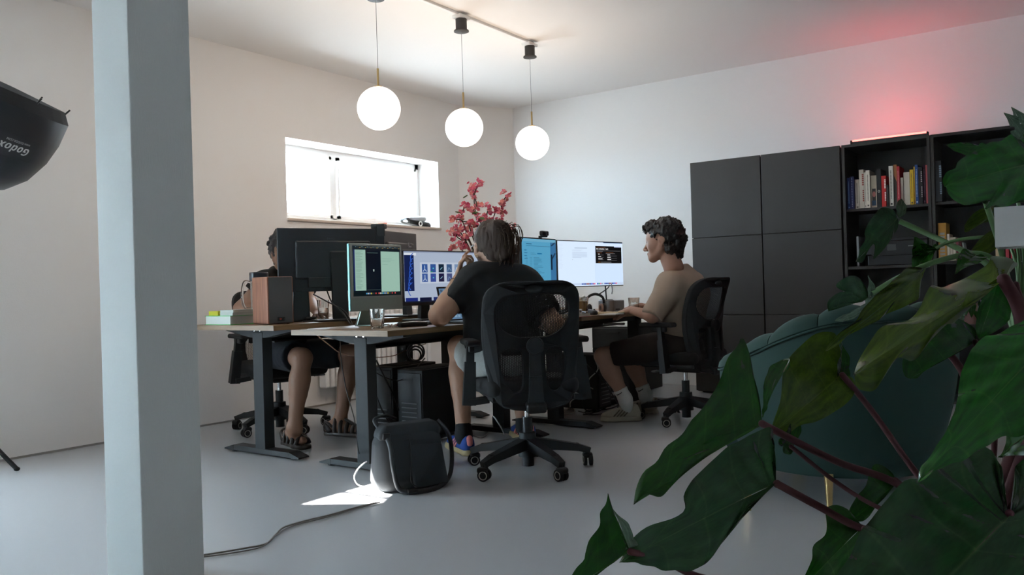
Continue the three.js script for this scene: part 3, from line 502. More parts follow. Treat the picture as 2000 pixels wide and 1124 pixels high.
// webcams
function webcam(label, p, yaw, s = 1) { const g = thing('webcam', label, 'webcam', p, yaw); mesh('body', rb(0.09 * s, 0.034 * s, 0.03, 0.008, 0, 0.03, 0), MBlack, g); mesh('lens', cyl(0.012, 0.012, 0.01, 0, 0, 0).rotateX(PI / 2).translate(0, 0.03, 0.016), MBlackS, g); mesh('clip', [rb(0.05, 0.012, 0.05, 0.004, 0, 0.008, -0.01), rb(0.04, 0.05, 0.008, 0.003, 0, -0.018, -0.034)], MBlack, g); }
webcam('black webcam clipped on top of the pale blue screen', [-3.213,1.28,-4.918], q5.yaw);
{ const g = thing('webcam', 'black webcam clipped over the right corner of the big black monitor', 'webcam', [-3.586,1.316,-3.639], 0.45); mesh('body', rb(0.085, 0.03, 0.06, 0.006, 0, 0.012, 0), MBlack, g); mesh('rear_clip', rb(0.05, 0.06, 0.01, 0.004, 0.025, -0.02, 0.036), MBlack, g); mesh('cable', tube([[-0.01, 0.02, 0.03], [-0.012, -0.06, 0.034], [-0.01, -0.12, 0.03]], 0.003), MBlack, g); }

// ---------- people ----------
const nrm = a => { const l = Math.hypot(...a); return a.map(v => v / l); };
const cross = (a, b) => [a[1] * b[2] - a[2] * b[1], a[2] * b[0] - a[0] * b[2], a[0] * b[1] - a[1] * b[0]];
function frame(o, f, up = [0, 1, 0], s = 1) {       // local x right, y up, z forward
  f = nrm(f); const r = nrm(cross(up, f)), u = cross(f, r);
  const dir = p => [0, 1, 2].map(i => r[i] * p[0] + u[i] * p[1] + f[i] * p[2]), pt = p => add(o, dir(p).map(v => v * s));
  const bone = b => ({ ...b, a: pt(b.a), b: b.b ? pt(b.b) : undefined, r: b.r * s, rb: b.rb === undefined ? undefined : b.rb * s, k: (b.k ?? 0.02) * s, flat: b.flat?.map(([ax, q]) => [dir(ax), q]), cut: b.cut?.map(([p, n]) => [pt(p), dir(n)]) });
  return { pt, dir, bone, r, u, f };
}
const X = [1, 0, 0], Y = [0, 1, 0], Z = [0, 0, 1];
function headBones() {
  const B = [{ a: [0, 0.032, -0.026], r: 0.094, flat: [[X, 1.2]] }, { a: [0, 0.035, 0.028], r: 0.066, k: 0.04 }, { a: [0, 0.0, 0.04], b: [0, -0.062, 0.046], r: 0.056, rb: 0.042, k: 0.035 }, { a: [0, -0.1, 0.07], r: 0.018, k: 0.025 },
    { a: [-0.032, 0.02, 0.078], b: [0.032, 0.02, 0.078], r: 0.013, k: 0.015 }, { a: [0, 0.004, 0.088], b: [0, -0.04, 0.112], r: 0.007, rb: 0.0105, k: 0.012 }, { a: [0, -0.043, 0.112], r: 0.0115, k: 0.006 },
    { a: [-0.016, -0.069, 0.089], b: [0.016, -0.069, 0.089], r: 0.0065, k: 0.006 }, { a: [-0.013, -0.08, 0.086], b: [0.013, -0.08, 0.086], r: 0.0075, k: 0.006 },
    { a: [0, -0.06, -0.03], b: [0, -0.17, -0.06], r: 0.056, rb: 0.062, k: 0.03 }];
  for (const s of [-1, 1]) B.push({ a: [s * 0.058, -0.045, -0.002], b: [s * 0.012, -0.098, 0.062], r: 0.021, rb: 0.018, k: 0.03 }, { a: [s * 0.038, -0.03, 0.058], r: 0.026, k: 0.03 }, { a: [s * 0.011, -0.047, 0.1], r: 0.008, k: 0.006 },
    { a: [s * 0.032, 0.0, 0.1], r: 0.013, k: 0.014, sub: true }, { a: [s * 0.031, -0.001, 0.079], r: 0.0125, k: 0.004 });
  for (const s of [-1, 1]) B.push({ a: [s * 0.081, 0.006, -0.012], b: [s * 0.079, -0.022, -0.004], r: 0.023, rb: 0.015, flat: [[X, 2.6]], k: 0.006 }, { a: [s * 0.094, -0.004, -0.006], r: 0.012, k: 0.006, sub: true });
  return B;
}
function handBones(w, fdir, normal, { curl = 0.35, side = 1, spread = 0.12, size = 1, curls, thumb = 0.5 } = {}) {    // normal: out of the back of the hand; side: +1 thumb towards local +x
  const F = frame(w, fdir, normal, size), B = [];
  const X0 = [-0.030, -0.010, 0.011, 0.031], Ls = [0.068, 0.08, 0.086, 0.076];       // little .. index
  for (let i = 0; i < 4; i++) {
    const x = X0[i] * side, kn = [x, 0, 0.085 - Math.abs(i - 2) * 0.004]; B.push({ a: [x * 0.55, 0, 0.0], b: kn, r: 0.0145, rb: 0.0105, k: 0.014 });
    let p = kn, a = (curls?.[i] ?? curl) * 0.6, sp = (i - 1.5) * spread * side; const seg = [0.46, 0.3, 0.24];
    for (let j = 0; j < 3; j++) { const L = Ls[i] * seg[j], q = [p[0] + Math.sin(sp) * L * Math.cos(a), p[1] - Math.sin(a) * L, p[2] + Math.cos(a) * Math.cos(sp) * L]; B.push({ a: p, b: q, r: 0.0092 - j * 0.0008, rb: 0.0085 - j * 0.001, k: j ? 0.003 : 0.006 }); p = q; a += curls?.[i] ?? curl; }
  }
  const t0 = [0.016 * side, -0.008, 0.022], t1 = [0.04 * side, -0.018 - 0.01 * thumb, 0.05], t2 = [0.05 * side, -0.024 - 0.02 * thumb, 0.08], t3 = [0.05 * side, -0.028 - 0.026 * thumb, 0.103];
  B.push({ a: t0, b: t1, r: 0.016, rb: 0.0115, k: 0.012 }, { a: t1, b: t2, r: 0.011, rb: 0.0095, k: 0.004 }, { a: t2, b: t3, r: 0.0095, rb: 0.0075, k: 0.003 }, { a: [0, 0, -0.035], b: [0, 0, 0.02], r: 0.024, rb: 0.024, flat: [[Y, 1.5]], k: 0.02 });
  return B.map(F.bone);
}
const sk = (r, g, b) => mat([r, g, b], 0.52, { phys: true, sheen: 0.15 });
const folds = (amp, f = 11) => (x, y, z, d) => d + amp * (noise(x * f, y * f * 0.8, z * f) + 0.5 * noise(x * f * 2.3 + 7, y * f * 2, z * f * 2.3));
const fabricBump = tex(128, 128, (u, v) => { const n = 128 + 60 * Math.sin(u * 128 * 1.6) * Math.sin(v * 128 * 1.6) + 40 * noise(u * 60, v * 60); return [n, n, n]; }, false); fabricBump.repeat.set(14, 14);
const cloth = (c, b = 0.0006) => mat(c, 0.92, { bumpMap: fabricBump, bumpScale: b });
const locks = (amp, f) => (x, y, z, d) => d + amp * noise(x * f, y * f * 0.7, z * f) + amp * 0.6 * noise(x * f * 2.1, y * f * 1.8 + 3, z * f * 2.1) + amp * 0.35 * noise(x * f * 4.3, y * f * 3, z * f * 4.3);
function shoe(name, parent, heel, toe, o) {       // sole and upper along heel -> toe, floor at y = 0
  const d = [toe[0] - heel[0], 0, toe[2] - heel[2]], F = frame([heel[0], 0, heel[2]], d), L = Math.hypot(...d), g = new THREE.Group(); g.name = name; parent.add(g);
  const P = [[0, 0.032], [0.3, 0.029], [0.65, 0.042], [0.88, 0.04]];
  mesh('sole', flesh(P.slice(0, -1).map((p, i) => F.bone({ a: [0, 0.008, p[0] * L], b: [0, 0.008, P[i + 1][0] * L], r: p[1] + 0.006, rb: P[i + 1][1] + 0.006, k: 0.01, cut: [[[0, o.sole ?? 0.03, 0], Y], [[0, 0.001, 0], [0, -1, 0]]] })), 0.006), o.soleMat, g);
  return { F, L, g };
}
function trainers(parent, heel, toe, c) {
  const { F, L, g } = shoe('shoe', parent, heel, toe, { soleMat: c.sole, sole: 0.034 });
  mesh('upper', flesh([{ a: [0, 0.05, 0.005], b: [0, 0.045, L * 0.45], r: 0.037, rb: 0.036 }, { a: [0, 0.08, 0.01], r: 0.034 }, { a: [0, 0.075, L * 0.22], b: [0, 0.042, L * 0.8], r: 0.034, rb: 0.03 }, { a: [0, 0.035, L * 0.7], b: [0, 0.034, L * 0.93], r: 0.038, rb: 0.03, flat: [[Y, 1.2]] }].map(F.bone).map(b => ({ ...b, cut: [[[0, 0.026, 0], [0, -1, 0]]] })), 0.006), c.upper, g);
  for (const s of [-1, 1]) for (let i = 0; i < (c.n ?? 3); i++) { const z = L * (0.3 + i * 0.1); mesh('stripe', tube([[s * 0.041, 0.035, z + 0.02], [s * 0.0405, 0.055, z], [s * 0.032, 0.078, z - 0.022]].map(F.pt), c.sr ?? 0.005, 10, 6), c.stripe, g); }
  for (let i = 0; i < 4; i++) { const z = L * (0.36 + i * 0.08), y = 0.108 - i * 0.011; mesh('lace', tube([[-0.022, y - 0.012, z], [0, y, z + 0.004], [0.022, y - 0.012, z]].map(F.pt), 0.0028, 8, 5), c.lace, g); }
  mesh('heel_tab', flesh([{ a: [0, 0.07, -0.026], b: [0, 0.098, -0.022], r: 0.018, flat: [[Z, 1.6]] }].map(F.bone), 0.005), c.tab ?? c.stripe, g);
}
function sandals(parent, heel, toe, m, skinM) {
  const { F, L, g } = shoe('sandal', parent, heel, toe, { soleMat: m, sole: 0.026 });
  for (const [z, y, r] of [[0.82, 0.064, 0.044], [0.64, 0.082, 0.047], [0.46, 0.102, 0.048], [0.29, 0.12, 0.048]]) mesh('strap', tube([[-r - 0.002, 0.025, z * L], [-r * 0.8, y * 0.75, z * L], [0, y, z * L - 0.01], [r * 0.8, y * 0.75, z * L], [r + 0.002, 0.025, z * L]].map(F.pt), 0.0135, 20, 8), m, g);
  mesh('heel_strap', tube([[-0.04, 0.05, 0.3 * L], [-0.036, 0.08, 0.06 * L], [0, 0.085, -0.03], [0.036, 0.08, 0.06 * L], [0.04, 0.05, 0.3 * L]].map(F.pt), 0.011, 24, 6), m, g);
  mesh('centre_strap', tube([[0, 0.12, 0.3 * L], [0, 0.094, 0.6 * L], [0, 0.066, 0.84 * L]].map(F.pt), 0.013, 14, 6), m, g);
  mesh('heel_counter', flesh([{ a: [-0.03, 0.03, 0.01], b: [-0.02, 0.055, -0.02], r: 0.012 }, { a: [0.03, 0.03, 0.01], b: [0.02, 0.055, -0.02], r: 0.012 }, { a: [0, 0.03, -0.028], b: [0, 0.075, -0.028], r: 0.017 }, { a: [-0.036, 0.04, 0.03], b: [-0.03, 0.07, 0.0], r: 0.016 }, { a: [0.036, 0.04, 0.03], b: [0.03, 0.07, 0.0], r: 0.016 }].map(F.bone), 0.006), m, g);
}
const foot = (heel, toe, ankle) => { const F = frame([heel[0], 0, heel[2]], [toe[0] - heel[0], 0, toe[2] - heel[2]]), L = Math.hypot(toe[0] - heel[0], toe[2] - heel[2]); return [{ a: F.pt([0, 0.055, 0.01]), b: ankle, r: 0.034, rb: 0.04 }, { a: F.pt([0, 0.06, L * 0.2]), b: F.pt([0, 0.045, L * 0.82]), r: 0.038, rb: 0.03, flat: [[Y, 1.2]] }, { a: F.pt([0, 0.045, 0]), b: F.pt([0, 0.04, L * 0.5]), r: 0.032 }, { a: ankle, b: F.pt([0, 0.06, L * 0.45]), r: 0.038, rb: 0.03 }]; };
const limb = (p, rs, k = 0.03) => p.slice(0, -1).map((q, i) => ({ a: q, b: p[i + 1], r: rs[i], rb: rs[i + 1], k }));
const calf = (kn, an, r = 0.056) => { const m = mix(kn, an, 0.3); return [{ a: kn, b: mix(kn, an, 0.5), r: r, rb: r * 0.88 }, { a: mix(kn, an, 0.45), b: an, r: r * 0.9, rb: 0.04 }, { a: m, r: r * 0.98, k: 0.05 }]; };

// --- the man at the right ---
{
  const f = nrm([-1, 0, -0.08]), P = [-2.322,0.519,-5.149], S = [-2.29,0.918,-5.171], headC = [-2.376,1.21,-5.086];
  const shL = add(S, [0.0, 0, 0.17]), shR = add(S, [0, 0, -0.17]), elL = [-2.364,0.718,-4.873], wrL = [-2.551,0.757,-4.936], elR = [-2.512,0.71,-5.308], wrR = [-2.612,0.772,-5.212];
  const hL = add(P, [0, 0, 0.09]), hR = add(P, [0, 0, -0.09]), kL = [-2.758,0.445,-4.912], aL = [-2.621,0.147,-4.96], kR = [-2.709,0.452,-5.192], aR = [-2.598,0.14,-5.222];
  const heelL = [-2.582,0,-5.034], toeL = [-2.776,0,-4.918], heelR = [-2.616,0,-5.364], toeR = [-2.816,0,-5.323];
  const root = thing('person', 'seated man with dark wavy hair in a beige sweatshirt, typing at the right', 'person'), o = root;
  const skin = sk(0.37, 0.2, 0.135), neck = add(S, [-0.03, 0.05, 0]);
  const HF = frame(headC, [-0.97, -0.03, 0.22], nrm([-0.03, 1, 0]), 1.09);
  const body = flesh([...limb([P, mix(P, S, 0.5), S], [0.12, 0.115, 0.12]), { a: shL, b: shR, r: 0.06 }, { a: neck, b: HF.pt([0, -0.11, -0.035]), r: 0.062, rb: 0.06 }, ...limb([shL, elL, wrL], [0.05, 0.042, 0.027]), ...limb([shR, elR, wrR], [0.05, 0.042, 0.027]), ...limb([hL, kL], [0.08, 0.058]), ...limb([hR, kR], [0.08, 0.058]), ...calf(kL, aL), ...calf(kR, aR)], 0.011);
  const hands = [flesh(handBones(wrL, nrm([-0.86, -0.12, -0.3]), nrm([-0.05, 1, 0.2]), { curl: 0.42, side: 1 }), 0.0035, null, 0.03), flesh(handBones(wrR, nrm([-0.95, -0.1, 0.1]), [0, 1, -0.1], { curl: 0.4, side: -1 }), 0.0035, null, 0.03)];
  mesh('body', join([body, flesh(headBones().map(HF.bone), 0.0042, null, 0.04), ...hands]), skin, o);
  const hair = [{ a: [0, 0.05, -0.03], r: 0.103, flat: [[X, 1.14]] }, { a: [0, 0.0, -0.085], b: [0, -0.085, -0.075], r: 0.062, rb: 0.042 }, { a: [0, 0.092, 0.045], r: 0.048, flat: [[X, 0.8]] }, { a: [0.0, 0.075, 0.092], b: [-0.03, 0.062, 0.1], r: 0.024, rb: 0.016 }, { a: [0.04, 0.085, 0.08], r: 0.026 }];
  for (const s of [-1, 1]) hair.push({ a: [s * 0.066, 0.04, 0.03], b: [s * 0.073, -0.005, 0.018], r: 0.02, rb: 0.009 }, { a: [s * 0.06, -0.05, -0.06], r: 0.035 });
  hair.push({ a: [0, -0.012, 0.115], r: 0.068, sub: true, k: 0.02 }); for (const s of [-1, 1]) hair.push({ a: [s * 0.1, -0.012, -0.002], r: 0.032, sub: true, k: 0.01 });
  mesh('hair', flesh(hair.map(HF.bone), 0.0045, locks(0.013, 46), 0.05), mat([0.008, 0.0065, 0.006], 0.42), o);
  for (const s of [-1, 1]) { mesh('eyebrow', tube([[s * 0.014, 0.022, 0.094], [s * 0.03, 0.027, 0.09], [s * 0.048, 0.02, 0.076]].map(HF.pt), 0.0032, 10, 6), mat([0.012, 0.009, 0.008], 0.8), o); mesh('eye', ball(0.0115, ...HF.pt([s * 0.0315, 0.0, 0.0835]), 1, 0.5, 1, 14), mat([0.05, 0.035, 0.028], 0.25), o); }
  mesh('lips', flesh([{ a: [-0.015, -0.0715, 0.0915], b: [0.015, -0.0715, 0.0915], r: 0.0052, k: 0.004 }, { a: [-0.012, -0.0795, 0.0895], b: [0.012, -0.0795, 0.0895], r: 0.0055, k: 0.004 }].map(HF.bone), 0.0025, null, 0.02), sk(0.3, 0.13, 0.1), o);
  const shirt = cloth([0.36, 0.27, 0.205]), uA = nrm([elL[0] - shL[0], elL[1] - shL[1], elL[2] - shL[2]]), uR = nrm([elR[0] - shR[0], elR[1] - shR[1], elR[2] - shR[2]]), bk = [0.03, 0, 0];
  mesh('sweatshirt', flesh([...limb([add(P, [0.0, -0.0, 0]), add(mix(P, S, 0.4), [0.02, 0, 0]), add(mix(P, S, 0.8), bk), add(S, [0.01, 0.02, 0])], [0.138, 0.145, 0.15, 0.11], 0.05).map(b => ({ ...b, flat: [[Z, 0.86]], stretch: 1.2, cut: [[[0, P[1] + 0.008, 0], [0, -1, 0]]] })), { a: add(S, [0.045, -0.05, 0.06]), b: add(S, [0.045, -0.05, -0.06]), r: 0.11, k: 0.05 }, { a: shL, b: shR, r: 0.082, k: 0.06 }, { a: add(S, [-0.005, 0.055, 0]), b: add(S, [-0.018, 0.1, 0]), r: 0.075, rb: 0.066, k: 0.04, cut: [[add(S, [-0.02, 0.098, 0]), nrm([-0.45, 1, 0])]] },
    { a: shL, b: add(elL, uA.map(v => v * -0.01)), r: 0.084, rb: 0.075, k: 0.05, cut: [[add(elL, uA.map(v => v * 0.005)), uA]] }, { a: shR, b: add(elR, uR.map(v => v * -0.01)), r: 0.084, rb: 0.075, k: 0.05, cut: [[add(elR, uR.map(v => v * 0.005)), uR]] }], 0.009, folds(0.006)), shirt, o);
  mesh('hem_band', flesh([{ a: [P[0] + 0.004, P[1] + 0.03, P[2]], r: 0.142, flat: [[Z, 0.88]], stretch: 1.2, cut: [[[0, P[1] + 0.035, 0], Y], [[0, P[1] - 0.005, 0], [0, -1, 0]]] }], 0.007), shirt, o);
  const cut = (a, b, t) => { const d = nrm([b[0] - a[0], b[1] - a[1], b[2] - a[2]]); return [[mix(a, b, t), d]]; };
  mesh('shorts', flesh([{ a: hL, b: mix(hL, kL, 0.97), r: 0.105, rb: 0.083, cut: cut(hL, kL, 0.86) }, { a: hR, b: mix(hR, kR, 0.97), r: 0.105, rb: 0.083, cut: cut(hR, kR, 0.86) }, { a: add(P, [0.03, -0.02, 0.05]), b: add(P, [0.03, -0.02, -0.05]), r: 0.13 }], 0.01, folds(0.004)), cloth([0.02, 0.012, 0.01]), o);
  const sock = mat([0.6, 0.58, 0.55], 0.9), c = { sole: mat([0.38, 0.33, 0.25], 0.7), upper: mat([0.44, 0.39, 0.31], 0.8), stripe: mat([0.2, 0.17, 0.125], 0.6), lace: mat([0.5, 0.46, 0.38], 0.8), n: 4, sr: 0.0045 };
  for (const [an, kn, he, to] of [[aL, kL, heelL, toeL], [aR, kR, heelR, toeR]]) {
    const sk0 = mesh('sock', flesh([{ a: mix(an, kn, 0.02), b: mix(an, kn, 0.26), r: 0.044, rb: 0.05, cut: cut(an, kn, 0.24) }, { a: an, b: [mix(he, to, 0.25)[0], 0.07, mix(he, to, 0.25)[2]], r: 0.045, rb: 0.038 }], 0.006, folds(0.0025, 40)), sock, o);
    const m = mix(an, kn, 0.15); mesh('sock_mark', tube([[m[0] - 0.032, m[1] + 0.004, m[2] + 0.032], [m[0] - 0.012, m[1] - 0.006, m[2] + 0.0465], [m[0] + 0.02, m[1] + 0.012, m[2] + 0.046]], 0.003, 12, 5), MBlack, sk0);
    trainers(o, he, to, c);
  }
}

// --- the woman in the middle ---
{
  const P = [-2.596,0.552,-3.504], S = [-2.651,0.949,-3.538], headC = [-2.684,1.156,-3.564];
  const shL = [-2.709,0.966,-3.448], shR = [-2.508,0.944,-3.64], elL = [-2.779,0.797,-3.25], wrL = [-2.801,0.996,-3.432], elR = [-2.319,0.726,-3.628], wrR = [-2.662,0.752,-3.874];
  const hL = [-2.662,0.546,-3.456], hR = [-2.56,0.535,-3.579], kL = [-3.033,0.594,-3.708], aL = [-2.929,0.102,-3.598], kR = [-2.851,0.556,-4.01], aR = [-2.771,0.103,-3.969];
  const heelL = [-2.884,0,-3.58], toeL = [-3.148,0,-3.741], heelR = [-2.777,0,-4.036], toeR = [-3.044,0,-4.244];
  const o = thing('person', 'seated woman from behind in a black T-shirt, hair pinned up, elbow on desk', 'person');
  const skin = sk(0.37, 0.2, 0.125), fw = nrm([-0.87, -0.04, -0.49]), HF = frame(headC, fw, nrm([0.0, 1, 0]), 1.0);
  const bone = flesh([...limb([P, mix(P, S, 0.5), S], [0.12, 0.11, 0.11]), { a: shL, b: shR, r: 0.055 }, { a: add(S, [0, 0.04, 0]), b: HF.pt([0, -0.1, -0.03]), r: 0.056, rb: 0.052 }, ...limb([shL, elL], [0.062, 0.056]), ...limb([add(elL, [-0.01, 0, 0.004]), mix(elL, wrL, 0.35), wrL], [0.048, 0.043, 0.025]), ...limb([shR, elR, wrR], [0.062, 0.05, 0.027]), ...limb([hL, kL], [0.09, 0.062]), ...limb([hR, kR], [0.09, 0.062]), ...calf(kL, aL, 0.062), ...calf(kR, aR, 0.062)], 0.011);
  const hand = flesh(handBones(wrL, nrm([0.18, 0.93, -0.1]), nrm([-0.75, -0.1, 0.5]), { curls: [1.2, 1.15, 0.9, 0.28], side: 1, size: 0.98, thumb: 1.2 }), 0.0034, null, 0.03), hand2 = flesh(handBones(wrR, nrm([-0.9, -0.1, -0.4]), [0, 1, 0], { curl: 0.4, side: -1, size: 0.93 }), 0.0036, null, 0.03);
  mesh('body', join([bone, flesh(headBones().map(HF.bone), 0.0045, null, 0.04), hand, hand2]), skin, o);
  const hm = mat([0.04, 0.021, 0.013], 0.72);
  const hair = [{ a: [0, 0.04, -0.03], r: 0.104, flat: [[X, 1.14]] }, { a: [0, -0.01, -0.075], b: [0, -0.06, -0.06], r: 0.06, rb: 0.05 }, { a: [-0.015, 0.075, -0.1], r: 0.05 }, { a: [-0.005, 0.085, -0.11], b: [-0.025, -0.05, -0.12], r: 0.046, rb: 0.036 }, { a: [-0.05, 0.09, -0.115], b: [-0.085, 0.04, -0.11], r: 0.022, rb: 0.016 }, { a: [-0.06, 0.03, -0.1], b: [-0.072, -0.1, -0.075], r: 0.032, rb: 0.02 },
    { a: [0, -0.02, 0.12], r: 0.085, sub: true, k: 0.02 }, { a: [0.1, -0.012, 0.0], r: 0.03, sub: true, k: 0.01 }];
  mesh('hair', flesh(hair.map(HF.bone), 0.0045, (x, y, z, d) => d + 0.0035 * noise(x * 80, y * 14, z * 80) + 0.003 * noise(x * 170, y * 25, z * 170), 0.05), hm, o);
  const st = []; for (let i = 0; i < 60; i++) { const a = rnd(-0.8, 1.2), x0 = 0.02 + a * 0.045 + rnd(-0.02, 0.02), y0 = rnd(0.04, 0.105), z0 = -0.125 + rnd(-0.03, 0.02), out = rnd(0.0, 0.03); st.push(tube([[x0, y0, z0], [x0 + out, y0 + rnd(-0.005, 0.012), z0 - 0.02], [x0 + out * 1.4 + 0.015, y0 - rnd(0.05, 0.1), z0 - rnd(-0.01, 0.02)], [x0 + out + rnd(-0.03, 0.03), y0 - rnd(0.1, 0.22), z0 + rnd(0, 0.03)]].map(q => HF.pt([-q[0], q[1], q[2]])), 0.0018, 10, 4)); }
  const ls = mesh('loose_strands', st, mat([0.075, 0.04, 0.024], 0.65), o); ls.userData.kind = 'stuff';
  mesh('hair_clip', rb(0.07, 0.02, 0.02, 0.008).applyMatrix4(new THREE.Matrix4().makeBasis(V(HF.r), V(HF.u), V(HF.f)).setPosition(...HF.pt([-0.02, 0.105, -0.135]))), mat([0.02, 0.012, 0.009], 0.4), o);
  // glasses and earring at the visible side
  mesh('glasses', [tube([[-0.078, 0.008, 0.0], [-0.076, 0.008, 0.06], [-0.064, 0.006, 0.1]].map(q => HF.pt([-q[0], q[1], q[2]])), 0.002, 12, 6), tube([[-0.066, 0.016, 0.1], [-0.03, 0.02, 0.108], [-0.008, 0.012, 0.11], [-0.02, -0.022, 0.108], [-0.058, -0.018, 0.1], [-0.066, 0.016, 0.1]].map(q => HF.pt([-q[0], q[1], q[2]])), 0.002, 30, 6), tube([[-0.008, 0.012, 0.11], [0.03, 0.02, 0.108], [0.064, 0.014, 0.1], [0.078, 0.008, 0.0]].map(q => HF.pt([-q[0], q[1], q[2]])), 0.002, 20, 6)], mat([0.05, 0.045, 0.045], 0.3), o);
  mesh('earring', new THREE.TorusGeometry(0.008, 0.0016, 6, 16).translate(...HF.pt([0.082, -0.05, -0.008])), MBrass, o);
  const uL = nrm([elL[0] - shL[0], elL[1] - shL[1], elL[2] - shL[2]]), uR = nrm([elR[0] - shR[0], elR[1] - shR[1], elR[2] - shR[2]]), ax = nrm([shR[0] - shL[0], 0, shR[2] - shL[2]]);
  mesh('t_shirt', flesh([...limb([add(P, [0, -0.02, 0]), mix(P, S, 0.35), mix(P, S, 0.75), add(S, [0, 0.0, 0])], [0.148, 0.142, 0.142, 0.11], 0.05).map(b => ({ ...b, flat: [[ax, 0.84]], stretch: 1.25 })), { a: shL, b: shR, r: 0.08, k: 0.07 }, { a: add(S, [0, 0.04, 0]), b: add(S, [0, 0.075, 0]), r: 0.078, rb: 0.066, k: 0.05, cut: [[add(S, [0, 0.082, 0]), nrm([-0.25, 1, -0.1])]] }, { a: mix(shL, S, 0.35), b: mix(shR, S, 0.35), r: 0.095, k: 0.06 },
    { a: shL, b: mix(shL, elL, 0.75), r: 0.072, rb: 0.067, k: 0.05, cut: [[mix(shL, elL, 0.68), uL]] }, { a: shR, b: mix(shR, elR, 0.86), r: 0.086, rb: 0.085, k: 0.06, cut: [[mix(shR, elR, 0.74), uR]] }], 0.009, folds(0.006)), cloth([0.006, 0.006, 0.0065]), o);
  const cut = (a, b, t) => { const d = nrm([b[0] - a[0], b[1] - a[1], b[2] - a[2]]); return [[mix(a, b, t), d]]; };
  const tb = tex(128, 128, (u, v) => { const n = 128 + 110 * noise(u * 40, v * 40) * 0.6 + 60 * noise(u * 90, v * 90, 2); return [n, n, n]; }, false); tb.repeat.set(5, 5);
  mesh('shorts', flesh([{ a: hL, b: mix(hL, kL, 0.6), r: 0.115, rb: 0.1, cut: cut(hL, kL, 0.5) }, { a: hR, b: mix(hR, kR, 0.6), r: 0.115, rb: 0.1, cut: cut(hR, kR, 0.5) }, { a: add(P, [0.02, -0.02, 0.02]), r: 0.15 }].map(b => ({ ...b, cut: [...(b.cut ?? []), [[0, 0.474, 0], [0, -1, 0]]] })), 0.009, folds(0.004, 18)), mat([0.42, 0.44, 0.42], 0.95, { bumpMap: tb, bumpScale: 0.004 }), o);
  const bl = mesh('bracelet', new THREE.TorusGeometry(0.031, 0.0022, 6, 28).applyQuaternion(new THREE.Quaternion().setFromUnitVectors(V(0, 0, 1), V(nrm([wrL[0] - elL[0], wrL[1] - elL[1], wrL[2] - elL[2]])))).translate(...mix(elL, wrL, 0.85)), mat([0.12, 0.07, 0.04], 0.5), o);
  const c = { sole: mat([0.34, 0.26, 0.13], 0.7), upper: mat([0.012, 0.055, 0.26], 0.8), stripe: mat([0.62, 0.2, 0.19], 0.7), lace: mat([0.5, 0.3, 0.34], 0.8), sr: 0.0052 };
  for (const [an, kn, he, to] of [[aL, kL, heelL, toeL], [aR, kR, heelR, toeR]]) { mesh('sock', flesh([{ a: mix(an, kn, 0.0), b: mix(an, kn, 0.18), r: 0.044, rb: 0.046, cut: cut(an, kn, 0.13) }, { a: an, b: [mix(he, to, 0.25)[0], 0.07, mix(he, to, 0.25)[2]], r: 0.045, rb: 0.038 }], 0.006), mat([0.008, 0.008, 0.009], 0.9), o); trainers(o, he, to, c); }
}

